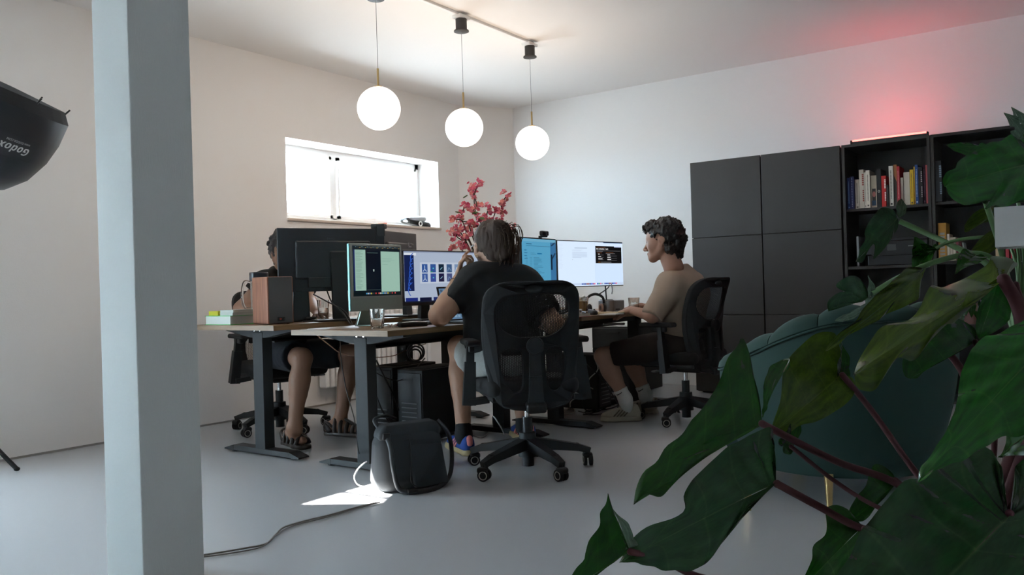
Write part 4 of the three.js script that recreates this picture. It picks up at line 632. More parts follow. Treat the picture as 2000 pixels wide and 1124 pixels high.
// --- the person behind the big monitor ---
{
  const P = [-4.441,0.535,-3.588], S = [-4.398,1.014,-3.57], headC = [-4.329,1.2,-3.52];
  const shN = [-4.407,1.006,-3.416], shF = [-4.393,1.005,-3.72], elN = [-4.502,0.841,-3.299], wrN = [-4.218,0.803,-3.305], elF = [-4.253,0.873,-3.649], wrF = [-3.942,0.805,-3.453];
  const hN = [-4.435,0.543,-3.494], hF = [-4.468,0.526,-3.691], kN = [-3.952,0.537,-3.323], aN = [-3.96,0.117,-3.255], kF = [-3.99,0.525,-3.762], aF = [-4.045,0.088,-3.698];
  const heelN = [-4.114,0,-3.319], toeN = [-3.871,0,-3.265], heelF = [-4.115,0,-3.67], toeF = [-3.88,0,-3.727];
  const o = thing('person', 'seated person in shorts and sandals, mostly hidden behind the big black monitor', 'person');
  const skin = sk(0.27, 0.14, 0.085), HF = frame(headC, nrm([0.85, -0.08, 0.45]), Y, 1);
  const bone = flesh([...limb([P, mix(P, S, 0.5), S], [0.12, 0.11, 0.12]), { a: shN, b: shF, r: 0.06 }, { a: add(S, [0, 0.04, 0]), b: HF.pt([0, -0.1, -0.03]), r: 0.06, rb: 0.056 }, ...limb([shN, elN, wrN], [0.055, 0.045, 0.028]), ...limb([shF, elF, wrF], [0.055, 0.045, 0.028]), ...limb([hN, kN], [0.085, 0.06]), ...limb([hF, kF], [0.085, 0.06]), ...calf(kN, aN), ...calf(kF, aF), ...foot(heelN, toeN, aN), ...foot(heelF, toeF, aF)], 0.011);
  mesh('body', join([bone, flesh(headBones().map(HF.bone), 0.005, null, 0.04), flesh(handBones(wrN, nrm([0.7, -0.05, -0.35]), Y, { curl: 0.4, side: 1 }), 0.004, null, 0.03), flesh(handBones(wrF, nrm([0.7, -0.1, 0.5]), Y, { curl: 0.4, side: -1 }), 0.004, null, 0.03)]), skin, o);
  mesh('hair', flesh([{ a: [0, 0.045, -0.03], r: 0.108, flat: [[X, 1.1]] }, { a: [0, -0.02, -0.08], b: [0, -0.1, -0.06], r: 0.06, rb: 0.042 }, { a: [0, -0.02, 0.13], r: 0.08, sub: true }].map(HF.bone), 0.005, locks(0.014, 44), 0.05), mat([0.012, 0.008, 0.0065], 0.5), o);
  const ax = nrm([shF[0] - shN[0], 0, shF[2] - shN[2]]), cut = (a, b, t) => { const d = nrm([b[0] - a[0], b[1] - a[1], b[2] - a[2]]); return [[mix(a, b, t), d]]; };
  mesh('t_shirt', flesh([...limb([add(P, [0, -0.02, 0]), mix(P, S, 0.5), S], [0.14, 0.14, 0.11], 0.05).map(b => ({ ...b, flat: [[ax, 0.85]], stretch: 1.25 })), { a: shN, b: shF, r: 0.075, k: 0.06 }, { a: add(S, [0, 0.04, 0]), b: add(S, [0, 0.075, 0]), r: 0.08, rb: 0.068, k: 0.05, cut: [[add(S, [0, 0.08, 0]), Y]] }, { a: shN, b: mix(shN, elN, 0.5), r: 0.08, rb: 0.078, cut: cut(shN, elN, 0.42) }, { a: shF, b: mix(shF, elF, 0.5), r: 0.08, rb: 0.078, cut: cut(shF, elF, 0.42) }], 0.01, folds(0.005)), cloth([0.007, 0.007, 0.0075]), o);
  mesh('shorts', flesh([{ a: hN, b: mix(hN, kN, 0.97), r: 0.105, rb: 0.092, cut: cut(hN, kN, 0.84) }, { a: hF, b: mix(hF, kF, 0.97), r: 0.105, rb: 0.092, cut: cut(hF, kF, 0.88) }, { a: P, r: 0.14 }], 0.01, folds(0.006)), cloth([0.006, 0.009, 0.016]), o);
  const sm = mat([0.022, 0.014, 0.011], 0.4); sandals(o, heelN, toeN, sm); sandals(o, heelF, toeF, sm);
}

// ---------- things on the desks ----------
const rest = (p, y) => [p[0], y, p[2]];
function tumbler(name, label, p, r, h, fill, o = {}) {
  const g = thing(name, label, 'glass', p, 0, o.group), b = r * 0.78, w = 0.0035;
  const pr = [[0.0005, 0.0], [b, 0.0], [b + 0.001, h * 0.1], [b + (r - b) * 0.45, h * 0.55], [r, h], [r - w, h], [b + (r - b) * 0.45 - w, h * 0.55], [b - w, h * 0.12], [0.0005, h * 0.1]];
  const gl = lathe(pr, 40); if (o.flutes) warp(gl, v => { const a = Math.atan2(v.z, v.x), t = v.y < h * 0.62 ? 1 : 0, k = 1 + 0.035 * Math.cos(a * 10) * t; v.x *= k; v.z *= k; });
  mesh('wall', gl, MGlassSolid, g);
  if (fill) mesh('contents', cyl(b - w - 0.001, b + (r - b) * fill * 0.8 - w - 0.001, h * fill, 0, h * 0.1 + h * fill / 2 + 0.001, 0), o.liquid ?? MWater, g);
  return g;
}
const A1 = 0.762, B1 = 0.74, B2 = 0.735, A2 = 0.745;
{ // left end of the nearest desk
  const c = [-4.018,0.76,-2.87], gb = thing('thick_book', 'thick pale book with bright green covers lying on the desk by the pillar', 'book', [c[0] - 0.12, A1, c[2] - 0.085]);
  const green = mat([0.05, 0.5, 0.09], 0.5), pg = mat([0.62, 0.66, 0.62], 0.8);
  mesh('cover', box(0.24, 0.003, 0.17, 0, 0.0015, 0), green, gb); mesh('cover', box(0.24, 0.003, 0.17, 0, 0.0515, 0), green, gb); mesh('pages', box(0.232, 0.046, 0.164, 0, 0.0265, 0), pg, gb);
  for (let i = 0; i < 2; i++) { const b = thing('small_book', ['lower small pale book lying on the green edged book', 'upper small pale book lying on the green edged book'][i], 'book', [c[0] - 0.045 + i * 0.002, A1 + 0.053 + i * 0.016, c[2] - 0.08], 0.02 * i); mesh('cover', [box(0.12, 0.0015, 0.15, 0, 0.0008, 0), box(0.12, 0.0015, 0.15, 0, 0.0152, 0)], mat([0.42, 0.46, 0.42], 0.6), b); mesh('pages', box(0.116, 0.0129, 0.146, 0, 0.008, 0), mat([0.5, 0.55, 0.5], 0.8), b); }
  const n = thing('sticky_note_block', 'yellow note block on the green edged book', 'note block', [c[0] - 0.18, A1 + 0.053, c[2] - 0.06]); mesh('sheets', rb(0.09, 0.026, 0.09, 0.002, 0, 0.013, 0), mat([0.55, 0.5, 0.03], 0.8), n); mesh('backing', box(0.092, 0.001, 0.092, 0, 0.0005, 0), mat([0.4, 0.35, 0.05], 0.8), n);
  const er = thing('eraser', 'small pink eraser between the yellow notes and the pale books', 'eraser', [c[0] - 0.122, A1 + 0.053, c[2] - 0.05]); mesh('rubber', rb(0.02, 0.014, 0.035, 0.004, 0, 0.007, 0), mat([0.45, 0.3, 0.3], 0.8), er); mesh('sleeve', rb(0.021, 0.015, 0.02, 0.002, 0, 0.0076, -0.009), mat([0.5, 0.45, 0.45], 0.7), er);
  // jug
  const j = thing('water_jug', 'tall clear glass jug with a dark lid beside the wooden speaker', 'jug', rest([-4.145,0.75,-3.17], A1), 0.62);
  const H = 0.3;
  mesh('wall', lathe([[0.001, 0], [0.052, 0], [0.056, 0.012], [0.05, 0.05], [0.05, H - 0.02], [0.053, H - 0.01], [0.0495, H - 0.01], [0.0465, 0.05], [0.046, 0.016], [0.001, 0.014]], 40), MGlassSolid, j);
  mesh('lid', lathe([[0.001, H + 0.004], [0.054, H + 0.004], [0.056, H - 0.004], [0.0555, H - 0.045], [0.0515, H - 0.05], [0.001, H - 0.05]], 32).translate(0, 0, 0), mat([0.01, 0.013, 0.02], 0.3), j);
  mesh('handle', tube([[-0.048, H - 0.055, 0], [-0.085, H - 0.05, 0], [-0.1, H - 0.085, 0], [-0.1, 0.12, 0], [-0.085, 0.09, 0], [-0.048, 0.085, 0]], 0.0075, 50, 10), MGlassSolid, j);
  // speaker
  const wood = mat('#ffffff', 0.45, { map: tex(128, 256, (u, v) => { const s = noise(u * 26, v * 2.5, 3) * 0.6 + noise(u * 60, v * 5, 8) * 0.4; return [132 + 22 * s, 80 + 18 * s, 54 + 14 * s]; }) });
  const sp = thing('speaker', 'bookshelf speaker with walnut sides and a grey panel on the near desk', 'speaker', rest([-3.804,0.76,-3], A1), 1.36);
  mesh('cabinet', rb(0.155, 0.262, 0.19, 0.006, 0, 0.135, 0), wood, sp); mesh('rear_panel', rb(0.141, 0.258, 0.004, 0.002, 0, 0.135, 0.095), mat([0.075, 0.072, 0.07], 0.7), sp);
  mesh('terminal_plate', rb(0.045, 0.022, 0.003, 0.002, 0, 0.03, 0.0985), MBlack, sp); mesh('terminal', cyl(0.005, 0.005, 0.012, 0, 0, 0, 10).rotateX(PI / 2).translate(-0.008, 0.03, 0.104), mat([0.5, 0.06, 0.04], 0.4), sp); mesh('terminal', cyl(0.005, 0.005, 0.012, 0, 0, 0, 10).rotateX(PI / 2).translate(0.01, 0.03, 0.104), MBlackS, sp);
  for (const x of [-0.06, 0.06]) mesh('foot', cyl(0.008, 0.008, 0.005, x, 0.0025, 0.06, 10), MBlack, sp);
  // second dark speaker under the monitor
  const d2 = thing('dark_speaker', 'small black speaker standing below the big monitor', 'speaker', rest([-3.92,0.782,-3.284], A1), 1.1); mesh('cabinet', warp(rb(0.1, 0.2, 0.12, 0.006, 0, 0.1, 0), v => { v.x *= 1 + 0.15 * (0.5 - v.y / 0.2); }), MBlackS, d2); mesh('cone', cyl(0.03, 0.036, 0.006, 0, 0, 0).rotateX(PI / 2).translate(0, 0.08, -0.062), MBlack, d2);
  tumbler('water_glass', 'fluted glass of water under the big monitor', rest([-3.84,0.776,-3.402], A1), 0.038, 0.125, 0.5, { flutes: true });
  const k = thing('key_tray', 'black flat tray with keys and a silver card under the big monitor', 'tray', rest([-3.781,0.767,-3.322], A1), 0.9);
  mesh('tray', rb(0.2, 0.008, 0.11, 0.003, 0, 0.004, 0), MBlackS, k); mesh('pouch', rb(0.06, 0.02, 0.04, 0.009, -0.05, 0.018, 0), mat([0.03, 0.03, 0.025], 0.6), k); mesh('key', [box(0.04, 0.003, 0.012, 0.0, 0.012, 0.01, 0, 0.5), new THREE.TorusGeometry(0.011, 0.002, 6, 16).rotateX(PI / 2).translate(-0.018, 0.013, 0.02)], mat([0.45, 0.4, 0.25], 0.35, { metalness: 0.8 }), k); mesh('card', box(0.08, 0.003, 0.05, 0.05, 0.0105, 0), mat([0.6, 0.62, 0.65], 0.2), k);
}
{ // front desk
  tumbler('water_glass', 'clear fluted tumbler in front of the pale green computer', rest([-3.018,0.737,-3.031], B1), 0.041, 0.1, 0, { flutes: true });
  const hp = thing('key_bunch', 'small bunch of shell charms and keys beside the clear tumbler', 'keys', rest([-2.998,0.745,-3.119], B1), 0.5);
  for (let i = 0; i < 5; i++) mesh('charm', ball(0.008, -0.02 + i * 0.01, 0.008, rnd(-0.01, 0.01), 0.7, 1.6 - (i % 2) * 0.5, 0.7, 10), mat([0.42, 0.33, 0.26], 0.5), hp);
  mesh('ring', new THREE.TorusGeometry(0.012, 0.0015, 6, 18).rotateX(PI / 2).translate(0.03, 0.003, 0), MChrome, hp);
  const us = thing('usb_stick', 'pale pink plug with a red button on the front desk', 'plug', rest([-2.983,0.749,-3.154], B1), 0.2); mesh('body', rb(0.028, 0.02, 0.03, 0.009, 0, 0.0105, 0), mat([0.5, 0.36, 0.32], 0.5), us); mesh('button', ball(0.006, -0.004, 0.012, 0.015), mat([0.4, 0.03, 0.03], 0.4), us);
  const kb = thing('keyboard', 'dark flat keyboard on the front desk left of the woman', 'keyboard', rest([-3.023,0.754,-3.371], B1), PI / 2 + 0.05); mesh('base', rb(0.3, 0.012, 0.12, 0.004, 0, 0.006, 0), MBlack, kb); const key = rb(0.016, 0.006, 0.018, 0.002); for (let r = 0; r < 5; r++) for (let i = 0; i < 15; i++) { const q = mesh('key', key, MCharIn, kb); q.position.set(-0.133 + i * 0.019, 0.014, -0.045 + r * 0.0215); }
  const bc = thing('black_pouch', 'black cable pouch lying beside the keyboard', 'pouch', rest([-2.924,0.744,-3.196], B1), 1.2); mesh('pouch', warp(rb(0.16, 0.025, 0.06, 0.012, 0, 0.0125, 0, 0, 0, 0, 4), v => { v.y *= 1 + 0.25 * noise(v.x * 30, v.z * 30); }), MBlackR, bc); mesh('zipper', tube([[-0.07, 0.024, 0.02], [0, 0.027, 0.022], [0.07, 0.022, 0.02]], 0.002, 12, 5), MChrome, bc);
  const lp = thing('laptop', 'open laptop with a pale blue lit screen in front of the woman', 'laptop', [-2.93, B1, -3.66], PI / 2 - 0.15); mesh('base', rb(0.32, 0.014, 0.22, 0.005, 0, 0.007, 0.08), MCharcoal, lp); const ld = mesh('lid', rb(0.32, 0.2, 0.008, 0.003, 0, 0.108, -0.05, -0.25), MCharcoal, lp); mesh('screen', box(0.3, 0.18, 0.002, 0, 0.108, -0.0445, -0.25), mat([0, 0, 0], 0.3, { emissive: new THREE.Color(1, 1, 1), emissiveIntensity: 0.5, emissiveMap: canvasTex(256, 160, (c) => { ui(c, 0, 0, 256, 160, '#6f94b8'); for (let i = 0; i < 12; i++) for (let j = 0; j < 8; j++) ui(c, 6 + i * 21, 6 + j * 19, 14, 12, (i + j) % 3 ? '#9fc0da' : '#41617f'); }) }), lp);
  { const s = new THREE.Object3D(); s.name = 'screen_light'; s.position.set(0, 0.11, -0.04); s.rotation.x = -0.25; lp.add(s); screenLight(s, 0.28, 0.17, 0, new THREE.Color(0.6, 0.8, 1), 0.3); }
}
{ // the man's desk
  const g = tumbler('iced_coffee', 'glass of iced coffee with ice cubes on the far desk', rest([-2.633,0.757,-4.448], B2 + 0.024), 0.039, 0.1, 0.62, { liquid: mat([0.42, 0.2, 0.05], 0.2) });
  mesh('ice_cube', rb(0.034, 0.03, 0.03, 0.009, 0.004, 0.092, 0, 0.4, 0.5, 0.5), mat([0.8, 0.78, 0.75], 0.15, { phys: true, transmission: 0.6, roughness: 0.3, thickness: 0.02 }), g); mesh('ice_cube', rb(0.03, 0.028, 0.03, 0.008, -0.012, 0.078, 0.012, 0.2, 0.9, 0.2), mat([0.8, 0.76, 0.7], 0.15, { phys: true, transmission: 0.6, roughness: 0.3, thickness: 0.02 }), g);
  const nb = thing('red_notebook', 'red notebook with pale pages below the iced coffee', 'notebook', rest([-2.671,0.747,-4.384], B2), 0.0); const red = mat([0.4, 0.025, 0.025], 0.5); mesh('cover', box(0.15, 0.003, 0.21, 0, 0.0015, 0), red, nb); mesh('cover', box(0.15, 0.003, 0.21, 0, 0.0225, 0), mat([0.03, 0.012, 0.012], 0.5), nb); mesh('pages', box(0.144, 0.018, 0.2, 0.0, 0.012, 0.004), mat([0.55, 0.46, 0.36], 0.8), nb); mesh('spine', box(0.003, 0.024, 0.21, -0.074, 0.012, 0), red, nb);
  const dc = thing('snack_box', 'small pale box with dark squares in front of the iced coffee', 'box', rest([-2.565,0.77,-4.275], B2 + 0.024), 0.5); mesh('box', rb(0.05, 0.028, 0.03, 0.004, 0, 0.0145, 0), mat([0.6, 0.5, 0.43], 0.7), dc); for (const x of [-0.015, 0, 0.015]) mesh('square', box(0.009, 0.012, 0.002, x, 0.015, 0.015), mat([0.1, 0.06, 0.05], 0.7), dc);
  const st = thing('stone_tray', 'rough beige tray seen through the chair mesh', 'tray', rest([-2.69,0.774,-4.284], B2), 0.2); mesh('tray', warp(rb(0.13, 0.022, 0.09, 0.006, 0, 0.011, 0, 0, 0, 0, 4), v => { v.y += 0.002 * noise(v.x * 90, v.z * 90); }), mat([0.4, 0.35, 0.27], 0.9), st); mesh('cable_heap', [0, 1, 2].map(i => new THREE.TorusGeometry(0.025 - i * 0.004, 0.004, 6, 20).rotateX(PI / 2 + 0.2 * i).translate(-0.01 + i * 0.015, 0.027 + i * 0.007, 0)), MBlack, st);
  const hd = thing('headphones', 'black headphones resting beside the metal speaker base', 'headphones', rest([-2.743,0.76,-4.799], B2), 0.9);
  mesh('band', tube([[-0.06, 0.04, 0], [-0.055, 0.11, 0], [0, 0.135, 0], [0.055, 0.11, 0], [0.06, 0.04, 0]], 0.009, 30, 8), MBlack, hd); for (const s of [-1, 1]) { mesh('ear_cup', ball(0.036, s * 0.058, 0.037, 0, 0.55, 1, 0.9, 18), MBlackS, hd); mesh('ear_pad', new THREE.TorusGeometry(0.024, 0.01, 8, 20).rotateY(PI / 2).translate(s * 0.042, 0.037, 0), s > 0 ? mat([0.3, 0.17, 0.12], 0.7) : MBlackR, hd); }
  const ms = thing('desk_hub', 'round brushed metal speaker base beside a square metal box', 'speaker', rest([-2.789,0.751,-5.037], B2)); mesh('shell', lathe([[0.001, 0.09], [0.05, 0.09], [0.056, 0.084], [0.056, 0.004], [0.05, 0], [0.001, 0]]), mat([0.28, 0.28, 0.28], 0.3, { metalness: 0.9 }), ms); mesh('top_dish', cyl(0.046, 0.046, 0.003, 0, 0.0915, 0), MBlack, ms); mesh('antenna', rod([0.0, 0.09, 0], [-0.006, 0.19, 0.0], 0.005), MBlack, ms);
  const bx = thing('metal_box', 'square grey metal mini computer behind the round hub', 'computer', rest([-2.804,0.745,-5.198], B2), 0.75); mesh('case', rb(0.1, 0.085, 0.1, 0.008, 0, 0.0425, 0), mat([0.25, 0.25, 0.25], 0.35, { metalness: 0.8 }), bx); mesh('port', box(0.03, 0.008, 0.002, 0, 0.02, 0.05), MBlack, bx);
  tumbler('water_glass', 'faceted glass of water behind the hands of the man', rest([-2.648,0.755,-5.174], B2), 0.04, 0.1, 0.35, { flutes: true });
  const mo = thing('mouse', 'black computer mouse in front of the headphones', 'mouse', rest([-2.705,0.754,-4.679], B2), 1.2); mesh('shell', flesh([{ a: [0, 0.012, -0.025], b: [0, 0.012, 0.03], r: 0.03, rb: 0.024, flat: [[[0, 1, 0], 1.1]], cut: [[[0, 0.001, 0], [0, -1, 0]]] }], 0.005), MBlackS, mo); mesh('wheel', cyl(0.006, 0.006, 0.006, 0, 0, 0, 12).rotateZ(PI / 2).translate(0, 0.034, 0.03), MBlackR, mo);
  const n2 = thing('open_notebook', 'tan open notebook under the hand of the man', 'notebook', rest([-2.664,0.758,-4.831], B2), 0.12); mesh('pages', [rb(0.09, 0.016, 0.14, 0.004, -0.045, 0.008, 0), rb(0.09, 0.013, 0.14, 0.004, 0.046, 0.0065, 0)], mat([0.48, 0.38, 0.25], 0.8), n2); mesh('cover', box(0.19, 0.002, 0.145, 0, 0.001, 0), mat([0.2, 0.13, 0.07], 0.7), n2);
  const n3 = thing('note_pad', 'white paper pad at the desk edge by the man', 'paper pad', rest([-2.572,0.746,-4.712], B2), 0.1); mesh('sheets', box(0.11, 0.008, 0.15, 0, 0.004, 0), mat([0.6, 0.58, 0.55], 0.8), n3); mesh('binding', box(0.11, 0.0095, 0.006, 0, 0.005, -0.072), MBlack, n3);
}
// pink blossom branches in a vase on the far desk
{
  const base = [-3.744,0.886,-4.884], v = thing('blossom_vase', 'tall pink cherry blossom branches in a vase behind the woman', 'flowers', [base[0], A2, base[2]]);
  mesh('vase', lathe([[0.001, 0], [0.06, 0], [0.075, 0.08], [0.05, 0.2], [0.045, 0.26], [0.04, 0.26], [0.045, 0.2], [0.068, 0.08], [0.05, 0.01], [0.001, 0.01]]), mat([0.35, 0.33, 0.31], 0.3), v);
  const off = base; const pet = []; const fl = (() => { const gs = []; for (let i = 0; i < 5; i++) { const g = new THREE.SphereGeometry(0.0095, 5, 3).scale(0.85, 0.3, 1.15).translate(0, 0.003, 0.009).rotateX(-0.45).rotateY(i * 2 * PI / 5); gs.push(g); } return join(gs); })();
  const cols = [[0.72, 0.13, 0.2], [0.78, 0.2, 0.26], [0.8, 0.25, 0.24], [0.62, 0.07, 0.15], [0.82, 0.3, 0.26]].map(c => mat(c, 0.75, { phys: true, transmission: 0.25, thickness: 0 }));
  const cl = [[928.8,365],[942.5,360],[931,382],[911,404],[936,401],[927.5,412],[891,427.5],[905,429],[960,407],[975,412],[987.5,420],[994,386],[984,400],[920,435],[940,425],[955,425],[897.5,447],[912,447],[887.5,450],[930,440],[895,460],[905,470],[915,460],[900,480],[912,482],[990,455],[1003.8,447],[980,440],[965,435],[882,486]];
  const BK = mat([0.045, 0.025, 0.018], 0.8), px = 6.15 / 1606;
  const toW = (x, y, k) => { const dx = (x - 945) * px, dy = (575 - y) * px; return [dx * 0.814 + k * 0.581, dy + (base[1] - A2), -dx * 0.581 + k * 0.814]; };
  const C = cl.map(([x, y]) => toW(x, y, rnd(-0.07, 0.07)));
  const stems = [[0, 2, 4, 5, 14], [1, 2], [11, 12, 10, 9, 28], [8, 15, 29 - 1], [3, 7, 13], [6, 7, 17, 22], [16, 20, 21, 23], [18, 16], [26, 25, 27], [24, 22], [19, 13]];
  for (const s of stems) { const p = s.map(i => C[i]); const end = s[s.length - 1]; mesh('branch', tube([...p, add(mix(C[end], [0, 0.3, 0], 0.55), [0, 0, 0]), [rnd(-0.02, 0.02), 0.22, rnd(-0.02, 0.02)]], 0.0045, 30, 6), BK, v); }
  for (const c of C) for (let i = 0; i < 9; i++) { const f = mesh('blossom', fl, cols[Math.floor(rnd(5))], v); f.position.set(c[0] + rnd(-0.032, 0.032), c[1] + rnd(-0.032, 0.032), c[2] + rnd(-0.032, 0.032)); f.rotation.set(rnd(-1, 2.2), rnd(6), rnd(-1, 1)); const q = rnd(0.9, 1.5); f.scale.set(q, q, q); }
  const lf = new THREE.SphereGeometry(0.02, 8, 5).scale(0.55, 0.12, 1.2), LM = mat([0.09, 0.16, 0.05], 0.6);
  for (const [x, y] of [[900, 415], [933, 417], [946, 428], [992, 436], [915, 385]]) { const f = mesh('leaf', lf, LM, v); f.position.set(...toW(x, y, 0.06)); f.rotation.set(rnd(-0.8, 0.8), rnd(6), rnd(1)); }
}
// things on the window sill
{
  const p = [-5.33,1.557,-5.909], s = thing('folded_reflector', 'crumpled black and silver bag lying on the window sill', 'bag', [p[0], W1.y0 + 0.01, p[2]], PI / 2);
  mesh('black_side', warp(rb(0.34, 0.07, 0.12, 0.03, 0, 0.035, 0, 0, 0, 0, 5), v => { const t = v.x / 0.17; v.y *= 1 - 0.45 * Math.abs(t) ** 2; v.y += 0.005 * noise(v.x * 30, v.z * 30); if (t < -0.5) v.y += 0.1 * (-t - 0.5); }), mat([0.02, 0.022, 0.025], 0.5), s);
  mesh('silver_side', warp(rb(0.28, 0.05, 0.1, 0.022, -0.03, 0.075, 0, 0, 0, 0.1, 5), v => { v.y += 0.012 * noise(v.x * 25, v.z * 25); v.y += 0.1 * Math.max(0, -0.09 - v.x); }), mat([0.5, 0.52, 0.54], 0.35, { metalness: 0.4 }), s);
  mesh('ring', new THREE.TorusGeometry(0.02, 0.006, 8, 20).translate(-0.0, 0.03, 0.062), MWhite, s);
  const pk = thing('small_packet', 'tiny red and orange packet on the window sill', 'packet', [[-5.35,1.547,-5.464][0], W1.y0 + 0.01, [-5.35,1.547,-5.464][2]], 1.3); mesh('wrapper', rb(0.1, 0.02, 0.04, 0.005, 0, 0.01, 0), mat([0.6, 0.32, 0.22], 0.6), pk); mesh('label_strip', box(0.03, 0.004, 0.042, 0.03, 0.0205, 0), mat([0.6, 0.05, 0.04], 0.6), pk);
}
// ---------- under the desks ----------
function tower(label, p, yaw, w, h, d, o = {}) {
  const g = thing('computer_tower', label, 'computer', p, yaw);
  mesh('case', rb(w, h - 0.02, d, 0.006, 0, h / 2 + 0.01, 0), o.m ?? MBlack, g); mesh('front_panel', rb(w - 0.02, h - 0.06, 0.008, 0.003, 0, h / 2 + 0.01, d / 2 + 0.002), MBlackS, g);
  for (const x of [-1, 1]) for (const z of [-1, 1]) mesh('foot', cyl(0.015, 0.015, 0.02, x * (w / 2 - 0.03), 0.01, z * (d / 2 - 0.05), 10), MBlackR, g);
  for (let i = 0; i < (o.vents ?? 5); i++) mesh('vent_slat', box(w * 0.6, 0.006, 0.006, 0, h * 0.15 + i * 0.028, d / 2 + 0.008), mat([0.18, 0.18, 0.19], 0.4), g);
  mesh('top_grille', box(w - 0.05, 0.004, d - 0.12, 0, h + 0.001, 0), MBlackR, g);
}
tower('black computer tower on the floor left of the shin of the woman', [-3.73, 0, -3.97], 0, 0.21, 0.45, 0.42);
tower('black computer tower with white slats right behind the front desk leg', [-3.47, 0, -3.96], 0, 0.21, 0.44, 0.42, { vents: 7 });
tower('slim black computer tower under the desk left of the knees of the man', [-3.183,0,-5.318], PI / 2, 0.2, 0.42, 0.4, { vents: 6 });
{
  const g = thing('pedestal_cabinet', 'dark office pedestal behind the knees of the man', 'cabinet', [-3.387,0,-6.472], 0.0); mesh('body', rb(0.42, 0.56, 0.5, 0.008, 0, 0.29, 0), MDeskMetal, g);
  for (let i = 0; i < 3; i++) { const d = mesh('drawer', rb(0.41, 0.17, 0.015, 0.004, 0, 0.11 + i * 0.18, 0.252), MDeskMetal, g); mesh('handle', box(0.12, 0.01, 0.012, 0, 0.16 + i * 0.18, 0.264), MBlack, d); }
  const p = thing('papers', 'loose white papers and a black pen case on the dark pedestal', 'papers', [[-3.387,0,-6.472][0] - 0.02, 0.57, [-3.387,0,-6.472][2] + 0.1], 0.2); mesh('sheet', box(0.21, 0.004, 0.28, 0, 0.002, 0), MWhite, p); mesh('sheet', box(0.21, 0.004, 0.28, 0.03, 0.0065, -0.01, 0, 0.3), mat([0.6, 0.6, 0.6], 0.7), p); mesh('pen_case', rb(0.18, 0.02, 0.05, 0.008, -0.03, 0.019, 0.05), MBlackR, p);
}
const MCabB = mat([0.01, 0.01, 0.011], 0.5), MCabW = mat([0.55, 0.53, 0.5], 0.5), MCabT = mat([0.22, 0.13, 0.08], 0.5);
function cable(label, pts, r, m, group) { const o = mesh('cable', tube(pts, r, Math.max(24, pts.length * 9), 6), m); tag(o, label, 'cable', group); return o; }
const up = (p, y = 0.005) => [p[0], y, p[2]];
cable('thin tan speaker wire looping below the near desk ends', [add([-3.916,0.77,-3.14], [0.012, 0, 0]), [-3.738,0.753,-3.131], [-3.581,0.71,-3.096], [-3.518,0.644,-3.141], [-3.491,0.581,-3.221], [-3.49,0.556,-3.345], [-3.636,0.521,-3.794], [-3.679,0.552,-4.009], [-3.671,0.57,-4.137]], 0.003, MCabT);
cable('long thin twin cable running across the floor from the bag to the pillar', [up([-2.593,0,-2.568]), up([-2.615,0,-2.452]), up([-2.627,0,-2.319]), up([-2.65,0,-2.204]), up([-2.651,0,-2.114]), up([-2.597,0,-2.029]), up([-2.536,0,-1.934]), up([-2.559,0,-1.866]), up([-2.625,0,-1.741]), up([-2.693,0,-1.644])], 0.0035, mat([0.16, 0.145, 0.13], 0.6));
cable('second strand of the long floor cable', [up([-2.586,-0,-2.582]), up([-2.601,0,-2.469]), up([-2.609,0,-2.303]), up([-2.635,0,-2.139]), up([-2.581,0,-2.009]), up([-2.521,0,-1.909]), up([-2.541,0,-1.83]), up([-2.605,0,-1.727]), up([-2.667,0,-1.628])], 0.0026, mat([0.2, 0.185, 0.17], 0.6));
cable('pale grey cord arching over the floor left of the black bag', [up([-2.815,0,-2.757]), [-2.865,0.018,-2.723], [-2.894,0.046,-2.726], [-2.921,0.071,-2.769], [-2.935,0.089,-2.82], [-2.955,0.093,-2.867]], 0.0035, mat([0.5, 0.52, 0.53], 0.5));
cable('thin dark cord hanging down left of the front desk leg', [[-3.536,0.665,-3.251], [-3.459,0.562,-3.183], [-3.402,0.395,-3.162], [-3.258,0.247,-3.081], [-3.1,0.147,-2.948], up([-3.28,0,-3.145])], 0.0028, MCabB);
cable('dark cable bundle strand falling from the desk onto the floor behind the front leg', [[-3.298,0.542,-3.298], [-3.332,0.43,-3.396], [-3.432,0.3,-3.571], [-3.553,0.195,-3.73], up([-3.867,0,-4.115])], 0.005, MCabB, 'cables behind the front desk leg');
cable('dark cable bundle strand swinging left behind the front desk leg', [[-3.307,0.477,-3.291], [-3.388,0.419,-3.479], [-3.53,0.378,-3.746], [-3.595,0.426,-3.946], [-3.612,0.482,-4.057]], 0.004, MCabB, 'cables behind the front desk leg');
cable('dark cable looping low right of the front desk leg', [[-3.231,0.355,-3.223], [-3.275,0.255,-3.314], [-3.37,0.143,-3.492], [-3.43,0.089,-3.695], up([-3.643,-0,-4.072])], 0.0045, MCabB, 'cables behind the front desk leg');
{ const p = [-3.592,0.532,-3.948], r = thing('cable_reel', 'coil of black cable hanging under the front desk', 'cable coil', p, 0.5); for (let i = 0; i < 3; i++) mesh('loop', new THREE.TorusGeometry(0.055 - i * 0.008, 0.006, 6, 28).rotateY(0.3 * i).translate(0, -0.01 * i, 0.01 * i), MCabB, r); mesh('hook', tube([[0, 0.05, 0], [0, 0.08, 0], [0, p[1] > 0.6 ? 0.66 - p[1] : 0.12, 0]], 0.004, 8, 6), MCabB, r); }
